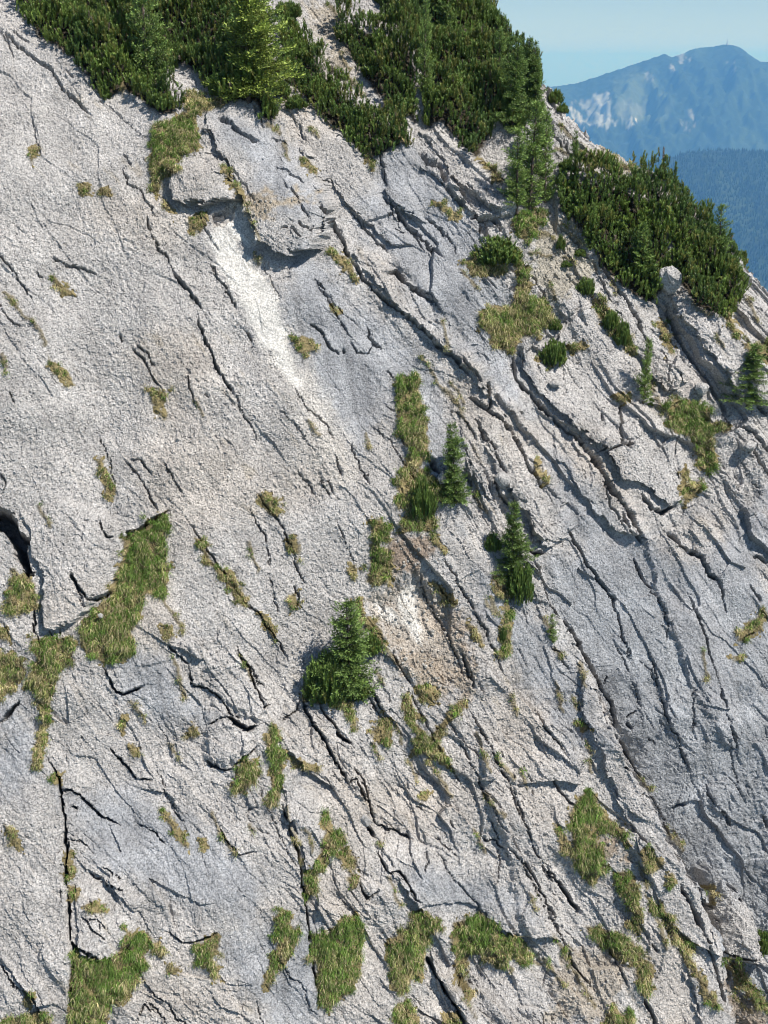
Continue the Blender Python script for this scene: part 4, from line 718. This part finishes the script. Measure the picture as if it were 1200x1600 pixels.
def tube(p0, p1, r0, r1, k=6):
    p0 = np.array(p0, float); p1 = np.array(p1, float); d = unit(p1 - p0); a = unit(np.cross(d, [.3, .9, .2])); b = np.cross(d, a)
    an = np.arange(k) * 2 * math.pi / k; ring = np.cos(an)[:, None] * a + np.sin(an)[:, None] * b
    V = np.concatenate([p0 + ring * r0, p1 + ring * r1]); i = np.arange(k); j = (i + 1) % k
    return V, np.concatenate([np.stack([i, j, j + k], 1), np.stack([i, j + k, i + k], 1)])
def join(parts):
    Vs, Fs, off = [], [], 0
    for V, Fc in parts: Vs.append(V); Fs.append(Fc + off); off += len(V)
    return np.concatenate(Vs), np.concatenate(Fs)
def conifer_proto(kind, seed):
    """unit height: (trunk mesh data, crown mesh data)"""
    rg = np.random.default_rng(seed)
    tr = [tube((0, 0, -.06), (.008, .004, .5), .022, .013), tube((.008, .004, .5), (0, .005, 1.0), .013, .003)]
    w, lev, nb, droop, tint = {'spruce': (.25, 22, 12, -.05, np.array([.11, .165, .042])), 'larch': (.17, 19, 8, .2, np.array([.15, .215, .055])),
                               'gold': (.25, 24, 13, .0, np.array([.18, .225, .045])), 'bushy': (.32, 13, 9, .3, np.array([.085, .13, .034]))}[kind]
    P, AX, LL, RR, T = [], [], [], [], []
    ph = rg.uniform(0, 9, 3)
    for k in range(lev):
        z = .05 + .92 * k / (lev - 1); rad = w * (1 - z) ** (.55 if kind == 'larch' else .8) * rg.uniform(.6, 1.25) + .015
        if kind == 'bushy': rad = w * math.sqrt(max(0, 1 - (z * 1.05 - .25) ** 2 / .72)) + .02
        for j in range(nb if z < .8 else 5):
            a = rg.uniform(0, 2 * math.pi); r = rad * rg.uniform(.55, 1.25) * (1 + .30 * math.sin(a + ph[0]) + .25 * math.sin(2 * a + ph[1] + 3 * z))
            if rg.random() < .16: continue
            r = max(r, .012); d = np.array([math.cos(a), math.sin(a), droop + rg.normal(0, .12) + .5 * z])
            p0 = np.array([0, 0, z]); p1 = p0 + d * r
            if j % 2 == 0: tr.append(tube(p0, p0 + d * r * .8, .005, .0015, 3))
            m = max(2, int(r / .035))
            for q in range(m):
                f = (q + .6) / m; pp = p0 + d * r * f
                for sgn in (-1, 1):
                    sd = np.array([-d[1], d[0], 0]) * sgn
                    P.append(pp + rg.normal(0, .006, 3)); AX.append(d + sd * rg.uniform(.3, 1.1) + np.array([0, 0, rg.uniform(-.1, .55)]))
                    LL.append(rg.uniform(.045, .085)); RR.append(rg.uniform(.016, .027)); T.append(tint * rg.uniform(.7, 1.2) * (1 + .5 * (f > .75)))
    P.append(np.array([0, 0, .96])); AX.append(UPV); LL.append(.09); RR.append(.018); T.append(tint)
    V, Fc, c = shoots(np.array(P), np.array(AX), np.array(LL), np.array(RR), np.array(T), rg, 3, 3)
    return join(tr), (V, Fc, c)
def make_tree(name, kind, seed, label, cat, group):
    (tv, tf), (cv, cf, cc) = conifer_proto(kind, seed)
    r = empty(name, (0, 0, 0)); tag(r, label, cat, group)
    mesh_np('trunk', tv, tf, M_bark, None, r, True); mesh_np('crown', cv, cf, M_needle, cc, r)
    return r
def copy_tree(o):
    c = o.copy(); COL.objects.link(c)
    for ch in o.children:
        d = ch.copy(); COL.objects.link(d); d.parent = c
    return c
M_PX = 1 / 46.0
PROTO = {}
def plant(name, kind, seed, u, v, hpx, wide, label, cat, group, lean=0.0):
    p = at(u, v); z = p @ FW; h = hpx * z / F / .93
    k = (name, kind, seed)
    if k in PROTO: o = copy_tree(PROTO[k])
    else: o = PROTO[k] = make_tree(name, kind, seed, label, cat, group)
    tag(o, label, cat, group)
    o.location = p - NRM_AT(u, v) * .05; s = h; o.scale = (s * wide, s * wide, s); o.rotation_euler = (lean * .5, lean, R_.uniform(0, 6.28))
    return o
def NRM_AT(u, v): return np.array([-.1, -.75, .6])
TREES = [
 ('spruce', 'gold', 6, 388, 158, 200, 1.0, 'tall yellow green spruce rising from the upper left thicket beside a pale rock'),
 ('larch', 'larch', 2, 228, 120, 190, .7, 'pale green larch between the two upper left pine thickets'),
 ('larch', 'larch', 3, 412, 112, 150, 1.0, 'dark green larch left of the bare stony gully head'),
 ('larch', 'larch', 2, 663, 158, 135, .55, 'thin yellow green larch splitting the middle and largest thickets'),
 ('larch', 'larch', 3, 700, 60, 90, .9, 'fresh green larch inside the largest thicket near the top edge'),
 ('spruce', 'spruce', 4, 838, 182, 102, .75, 'dark spruce on the skyline where the top ridge ends'),
 ('spruce', 'spruce', 1, 823, 178, 104, .7, 'skyline spruce immediately left of the ridge end spruce'),
 ('spruce', 'spruce', 4, 800, 205, 125, .8, 'green spruce under the skyline pair at the thicket edge'),
 ('larch', 'larch', 2, 780, 130, 75, .9, 'yellow green larch in the largest thicket below the skyline'),
 ('larch', 'larch', 3, 828, 330, 150, .95, 'largest larch of the cluster above the fresh grass'),
 ('larch', 'larch', 2, 852, 320, 130, .75, 'slim larch on the right side of the larch cluster'),
 ('larch', 'larch', 3, 808, 325, 110, .95, 'shorter larch on the left side of the larch cluster'),
 ('larch', 'larch', 2, 838, 250, 80, 1.1, 'light larch above the larch cluster beside pale rock'),
 ('spruce', 'spruce', 4, 897, 300, 85, .5, 'thin spire shaped spruce at the top left of the right spur thicket'),
 ('larch', 'larch', 2, 922, 392, 68, .9, 'small bright larch on the lower left rim of the right spur thicket'),
 ('spruce', 'spruce', 1, 1053, 305, 48, .5, 'spruce tip breaking the right spur skyline'),
 ('larch', 'larch', 3, 1122, 425, 95, .85, 'feathery light green larch near the right end of the spur thicket'),
 ('larch', 'larch', 2, 1000, 425, 70, 1.2, 'pale larch low in the middle of the right spur thicket'),
 ('spruce', 'spruce', 4, 712, 788, 120, .82, 'lone small spruce beside the tall grass column'),
 ('spruce', 'spruce', 1, 797, 905, 118, .85, 'light green spruce sprouting above the dark gully bush'),
 ('larch', 'larch', 3, 862, 1004, 46, .85, 'tiny bright seedling larch on the slab right of the hanging grass strip'),
 ('spruce', 'spruce', 5, 549, 1092, 158, 1.15, 'biggest spruce of the mid cliff ledge with dark bushes at its foot'),
 ('spruce', 'spruce', 1, 1168, 630, 86, 1.35, 'bushy spruce against the undercut of the rounded shoulder slab'),
 ('larch', 'larch', 2, 1005, 632, 96, .75, 'slender larch in the gully above the bright meadow'),
]
for nm, kd, sd, u, v, hpx, wd, lab in TREES:
    plant(nm, kd, sd, u, v, hpx, wd, lab, 'tree', {'spruce': 'small spruces on the cliff', 'larch': 'young larches on the slope'}[nm], R_.normal(0, .05))

def make_bush(seed, label):
    """unit radius dome of upright pine shoots over a few crooked stems"""
    rg = np.random.default_rng(seed); r = empty('dwarf_pine', (0, 0, 0))
    tr = []; 
    for k in range(7):
        a = rg.uniform(0, 6.28); e = np.array([math.cos(a) * .6, math.sin(a) * .6, .55]); tr += [tube((0, 0, -.1), e * .5 + (0, 0, .05), .05, .035, 5), tube(e * .5 + (0, 0, .05), e, .035, .015, 5)]
    tv, tf = join(tr); mesh_np('stem', tv, tf, M_bark, None, r, True)
    n = 700; d = unit(rg.normal(0, 1, (n, 3))); d[:, 2] = np.abs(d[:, 2]) - .15 * (rg.random(n) < .5); rad = rg.uniform(.45, 1, n) ** .5 * (.92 + .42 * perlin(d[:, 0] * 1.7 + seed, d[:, 1] * 1.7 + d[:, 2] * 1.3, 150))
    P = d * rad[:, None] * [.95, .95, .8]; AX = d * .5 + UPV * .9 + rg.normal(0, .22, (n, 3))
    t = PINE * np.exp(rg.normal(0, .25, (n, 1))); t = np.where((rg.random(n) < .1)[:, None], OLIVE, t)
    V, Fc, c = shoots(P, AX, rg.uniform(.22, .46, n), rg.uniform(.07, .12, n), t, rg)
    mesh_np('crown', V, Fc, M_needle, c, r); return r
BPROTO = {}
def bush(seed, u, v, wpx, hpx, label, light=False):
    o = copy_tree(BPROTO[seed]) if seed in BPROTO else BPROTO.setdefault(seed, make_bush(seed, label))
    tag(o, label, 'shrub', 'single dwarf pines on the rock'); p = at(u, v); z = p @ FW
    sx = wpx * z / F / 2.25; sz = hpx * z / F / 1.3
    o.location = p; o.scale = (sx, sx, sz); o.rotation_euler = (0, 0, R_.uniform(0, 6.28))
BUSHES = [
 (1, 865, 566, 44, 44, 'round dark dwarf pine sitting on top of the pale outcrop'), (2, 866, 514, 27, 20, 'small dwarf pine just above the round dark one'),
 (2, 776, 408, 84, 46, 'broad low dwarf pine with bare grey stems beside the straw ledge'), (1, 915, 458, 32, 30, 'lone green dwarf pine in mid slope below the spur thicket'),
 (3, 875, 388, 16, 24, 'narrow little dwarf pine below the larch cluster'), (2, 905, 400, 22, 13, 'low cushion dwarf pine near the bright small larch'),
 (3, 884, 417, 18, 11, 'tiny dwarf pine cushion left of the mid slope one'), (3, 661, 802, 40, 68, 'upright dwarf pine in the grass skirt of the tall column'),
 (1, 812, 934, 44, 72, 'dark drooping dwarf pine at the mouth of the narrow gully'), (3, 770, 858, 26, 32, 'side sprig of dwarf pine left of the gully spruce'),
 (1, 512, 1086, 80, 88, 'wide dark dwarf pine left of the biggest spruce'), (2, 580, 1018, 34, 36, 'small dwarf pine branch right of the biggest spruce'),
 (2, 556, 1088, 44, 40, 'dwarf pine tucked under the biggest spruce'), (1, 954, 512, 26, 34, 'upper dwarf pine of the row in the right gully'), (2, 972, 536, 28, 42, 'lower dwarf pine of the row in the right gully'),
 (3, 1017, 632, 12, 14, 'tiny green sprig beside the slender larch'), (1, 1192, 1482, 38, 42, 'dark dwarf pine cut by the right edge in the gully'),
 (2, 868, 160, 26, 24, 'dwarf pine clump on the bare skyline rib'), (3, 880, 176, 20, 18, 'lower dwarf pine on the bare skyline rib'), (1, 450, 26, 44, 28, 'dwarf pine clump at the top edge over the stony gully'),
 (2, 440, 148, 30, 26, 'upper dwarf pine of the pair on the pale rib'), (3, 464, 168, 34, 24, 'lower dwarf pine of the pair on the pale rib'), (2, 342, 148, 36, 40, 'green dwarf pine in front of the pale rock pocket'),
 (1, 420, 178, 26, 34, 'dwarf pine hanging over the rim right of the yellow spruce'), (3, 1040, 268, 22, 14, 'dwarf pine cushion on the spur skyline'), (3, 885, 265, 24, 20, 'dwarf pine below the stony rib of the spur'),
 (3, 786, 1000, 12, 26, 'thin green sprig in the hanging grass strip'), (2, 980, 290, 30, 16, 'dwarf pine beside the stony bald of the spur'),
]
for b in BUSHES: bush(*b)

# ------------------------------------------------------------------ loose rocks
def boulder(u, v, wpx, hpx, label, seed, name='boulder'):
    rg = np.random.default_rng(seed); import bmesh
    bm = bmesh.new(); bmesh.ops.create_icosphere(bm, subdivisions=5 if wpx > 20 else 3, radius=1)
    V = np.array([w.co[:] for w in bm.verts]); Fc = np.array([[w.index for w in f.verts] for f in bm.faces]); bm.free()
    for k in range(11):
        d = unit(rg.normal(0, 1, 3)); cut = rg.uniform(.60, .92); q = V @ d; V = V - np.where(q > cut, q - cut, 0)[:, None] * d * .9
    V *= (1 + .10 * perlin(V[:, 0] * 2.2 + V[:, 2], V[:, 1] * 2.2 - V[:, 2], seed) + .05 * perlin(V[:, 0] * 6 + V[:, 2] * 3, V[:, 1] * 6 - V[:, 2] * 2, seed + 1))[:, None]
    p = at(u, v); z = p @ FW; V *= np.array([wpx / 2, wpx / 2.4, hpx / 2]) * z / F
    c = np.array([.46, .44, .42]) * (1 + .1 * rg.normal(size=(len(V), 1)))
    o = mesh_np(name, V, Fc, M_rock, c); o.location = p + np.array([-.02, -.1, hpx * .42 * z / F]); tag(o, label, name)
boulder(1044, 462, 42, 50, 'round pale boulder perched on the tip of the shoulder slab', 5)
boulder(1170, 702, 26, 18, 'small flat boulder on the slab below the bushy spruce', 6)
boulder(690, 756, 15, 24, 'dark angular stone wedged left of the lone small spruce', 7, 'stone')
boulder(868, 614 - 10, 22, 12, 'rough stone lump under the broken ledge of the pale outcrop', 8, 'stone')
boulder(160, 964, 9, 9, 'pale stone lying in the wide grassy diagonal ledge', 9, 'stone')
boulder(196, 838, 10, 9, 'pale stone at the top of the wide grassy diagonal ledge', 10, 'stone')
boulder(1095, 615, 24, 20, 'pale rubble block under the undercut, above the bright meadow', 12, 'stone')
boulder(572, 1288, 18, 26, 'whitish chockstone in the forked crack, bottom centre', 13, 'stone')
boulder(786, 758, 24, 26, 'rounded block leaning above the gully spruce', 14, 'stone')

import bmesh
bm = bmesh.new(); bmesh.ops.create_icosphere(bm, subdivisions=1, radius=1)
SV = np.array([w.co[:] for w in bm.verts]); SF = np.array([[w.index for w in f.verts] for f in bm.faces]); bm.free()
pool = []
for pts, c in SOIL:
    ix = near_idx(pts, uvF, 4); ix = ix[inside(pts, uvF[ix]) & vis[ix]]; pool.append(ix)
pool = np.concatenate(pool); k = R_.choice(pool, 900)
rad = .018 + .05 * R_.random(900) ** 4
V = (SV[None] * (1 + R_.normal(0, .16, (900, len(SV), 1)))) * (rad[:, None] * R_.uniform(.7, 1.3, (900, 3)))[:, None, :] + (PF[k] + NRM[k] * rad[:, None] * .4)[:, None, :]
Fs_ = (SF[None] + (np.arange(900) * len(SV))[:, None, None]).reshape(-1, 3)
o = mesh_np('scree', V.reshape(-1, 3), Fs_, M_rock, np.repeat(np.array([.44, .41, .37]) * R_.uniform(.75, 1.25, (900, 1)), len(SV), 0))
tag(o, 'small loose stones scattered over the bare soil hollows and stony gully', kind='stuff')

# ------------------------------------------------------------------ far land, haze
def ridge_z(x, pts, dist):
    u = 600 + F * x / dist / 1.0
    return np.interp(u, [p[0] for p in pts], [(97 - p[1]) * dist / F for p in pts])
VALLEY = -1500.0
def far_hill(name, label, pts, D, x0, x1, front, back, slope_f, nx, ny, amp, seed, colfn):
    xs = np.linspace(x0, x1, nx); ys = np.concatenate([np.linspace(D - front, D, ny), np.linspace(D, D + back, ny // 3)[1:]])
    gx, gy = np.meshgrid(xs, ys); gx = gx.ravel(); gy = gy.ravel()
    cz = ridge_z(gx, pts, D)                                        # crest height above each x
    dd = np.abs(gy - D); fall = np.where(gy < D, slope_f, .6)
    sp = amp * (1 - np.abs(perlin(gx / 620 + .0004 * dd, gy / 2600, seed))) + amp * .5 * (1 - np.abs(perlin(gx / 260, gy / 900, seed + 1))) + amp * .16 * fbm(gx / 90, gy / 120, 3, seed + 2)
    gz = cz - dd * fall + sp * np.clip(dd / 700, 0, 1) - amp * .8 * np.clip(dd / 700, 0, 1) + 9 * perlin(gx / 42, gy / 42, seed + 4)
    gz = np.maximum(gz, VALLEY - 30)
    V = np.stack([gx, gy, gz], 1); i = np.arange(len(gx)).reshape(len(ys), nx)
    q = np.stack([i[:-1, :-1], i[:-1, 1:], i[1:, 1:], i[1:, :-1]], -1).reshape(-1, 4)
    o = mesh_np(name, V, q, M_land, colfn(V), None, True); tag(o, label, kind='structure'); return V, o
M1 = [(-900, 190), (300, 170), (700, 150), (790, 134), (860, 130), (885, 126), (930, 112), (958, 103), (985, 94), (1003, 88), (1012, 86), (1022, 90), (1036, 86), (1055, 78), (1085, 75), (1098, 73), (1110, 73), (1125, 79),
      (1140, 90), (1152, 96), (1175, 97), (1200, 104), (1260, 118), (1330, 112), (1400, 130), (1700, 160), (2400, 190)]
def forest_col(V, s):
    n = fbm(V[:, 0] / 60, V[:, 1] / 60, 3, s); m = sstep(.25, .7, fbm(V[:, 0] / 420, V[:, 2] / 300, 2, s + 3))
    return np.array([.024, .038, .02]) * (1 + .35 * n)[:, None] + m[:, None] * np.array([.015, .02, .008])
def m1_col(V):
    c = forest_col(V, 210); uv, z = project(V)
    def dab(pts, col, soft, amt, sc):
        ix, sd = poly_sd(pts, uv, 40); m = amt * sstep(-soft, soft, sd + 9 * perlin(uv[ix, 0] / 9, uv[ix, 1] / 22, 220) + 6 * perlin(uv[ix, 0] / 3.2, uv[ix, 1] / 9, 221)); c[ix] = c[ix] * (1 - m[:, None]) + np.array(col) * m[:, None]
    dab([(985, 110), (1010, 112), (1030, 140), (1052, 165), (1040, 190), (1000, 190), (960, 180), (960, 150), (960, 128)], (.13, .16, .09), 8, .5, 1)
    dab([(902, 164), (918, 155), (934, 150), (950, 146), (958, 160), (960, 192), (948, 197), (930, 192), (912, 174)], (.42, .42, .41), 3, .45, 1)
    dab([(936, 152), (952, 148), (957, 172), (955, 194), (940, 192), (934, 172)], (.46, .46, .45), 2, .4, 1)
    dab([(962, 162), (985, 158), (1005, 165), (1010, 178), (985, 190), (968, 188)], (.22, .23, .21), 4, .4, 1)
    dab([(890, 170), (900, 168), (915, 190), (905, 195)], (.6, .57, .52), 4, .6, 1); dab([(985, 190), (992, 188), (988, 200), (984, 198)], (.7, .66, .6), 2, .9, 1)
    for u, v, r in ((1064, 88, 6), (1054, 108, 3), (1078, 96, 3), (1075, 195, 5), (1082, 180, 3), (1012, 118, 4), (1145, 105, 3)):
        dab([(u - r, v - r), (u + r * .4, v - r), (u + r, v + r), (u - r * .3, v + r)], (.4, .38, .34), 2.5, .5, 1)
    return c
V1, mountain = far_hill('mountain', 'long blue forested mountain with pale cliffs and a rounded summit', M1, 14000, -6000, 11000, 2600, 1500, .55, 900, 260, 300, 200, m1_col)
M2 = [(300, 420), (700, 330), (900, 275), (995, 243), (1030, 232), (1060, 225), (1095, 221), (1140, 222), (1200, 223), (1280, 232), (1400, 250), (1700, 330), (2400, 420)]
V2, hill = far_hill('forested_hill', 'nearer dark blue hill covered in forest', M2, 8200, -600, 5200, 3600, 1400, .30, 420, 300, 60, 300, lambda V: forest_col(V, 310))
# spruces of the nearer hill, where the photograph still resolves single trees
uv2, z2 = project(V2); cand = np.where((uv2[:, 0] > 960) & (uv2[:, 0] < 1290) & (uv2[:, 1] > 190) & (uv2[:, 1] < 470))[0]
k = R_.choice(cand, 16000); B0 = V2[k] + np.stack([R_.uniform(-7, 7, len(k)), R_.uniform(-7, 7, len(k)), np.full(len(k), -2.)], 1)
hh = R_.uniform(13, 27, len(k)); rw_ = hh * R_.uniform(.16, .26, len(k)); Vt = []
for j in range(5):
    a = j * 2 * math.pi / 5; Vt.append(B0 + np.stack([np.cos(a) * rw_, np.sin(a) * rw_, hh * 0 + 2], 1))
Vt.append(B0 + np.stack([hh * 0, hh * 0, hh + 2], 1)); Vt = np.stack(Vt, 1).reshape(-1, 3); b = np.arange(len(k))[:, None] * 6
Ft = np.concatenate([b + [j, (j + 1) % 5, 5] for j in range(5)], 1).reshape(-1, 3)
cf = np.repeat(np.array([.020, .034, .017]) * np.exp(R_.normal(0, .45, (len(k), 1))), 6, 0)
o = mesh_np('far_forest', Vt, Ft, M_land, cf); tag(o, 'dense spruce forest covering the nearer hill', kind='stuff')
gxy = np.concatenate([np.linspace(-60000, -2000, 12), np.linspace(-1500, 1500, 9), np.linspace(2000, 60000, 12)])
gx, gy = np.meshgrid(gxy, np.concatenate([[-6000, -2000], np.linspace(0, 70000, 60)])); gx = gx.ravel(); gy = gy.ravel()
V = np.stack([gx, gy, np.full(len(gx), VALLEY)], 1); i = np.arange(len(gx)).reshape(-1, len(gxy)); q = np.stack([i[:-1, :-1], i[:-1, 1:], i[1:, 1:], i[1:, :-1]], -1).reshape(-1, 4)
o = mesh_np('valley_ground', V, q, M_land, np.array([.06, .08, .035]) * (1 + .3 * R_.normal(size=(len(V), 1)).clip(-1, 1))); tag(o, 'distant lowland plain beyond the mountain', kind='structure')
# relay mast on the summit
sx = (1101 - 600) / F * 14000; zs = ridge_z(np.array([sx]), M1, 14000)[0] - 6
mast = empty('mast', (sx, 13990, zs)); tag(mast, 'tiny relay mast on the far summit', 'mast')
v_, f_ = tube((0, 0, 0), (0, 0, 26), 8, 6.5, 8); mesh_np('mast_base', v_, f_, M_steel, None, mast)
v_, f_ = tube((0, 0, 26), (0, 0, 62), 4.0, 2.5, 6); mesh_np('antenna', v_, f_, M_steel, None, mast)

# the air: one closed box of thin haze
hz = np.array([(x, y, z) for x in (-62000, 62000) for y in (-7000, 72000) for z in (VALLEY - 1, 420)], float)
hf = np.array([(0, 1, 3, 2), (4, 6, 7, 5), (0, 4, 5, 1), (2, 3, 7, 6), (0, 2, 6, 4), (1, 5, 7, 3)])
m = bpy.data.materials.new('air'); m.use_nodes = True; t = m.node_tree; t.nodes.remove(t.nodes['Principled BSDF'])
vol = t.nodes.new('ShaderNodeVolumePrincipled'); vol.inputs['Color'].default_value = (.175, .46, .98, 1); vol.inputs['Absorption Color'].default_value = (.62, .80, 1, 1); vol.inputs['Density'].default_value = HAZE_D; vol.inputs['Anisotropy'].default_value = .1
t.links.new(vol.outputs[0], t.nodes['Material Output'].inputs['Volume'])
haze = mesh_np('haze', hz, hf, m); tag(haze, 'thin blue summer haze over the far valley', kind='stuff')
print('done', round(time.time() - T0, 1))
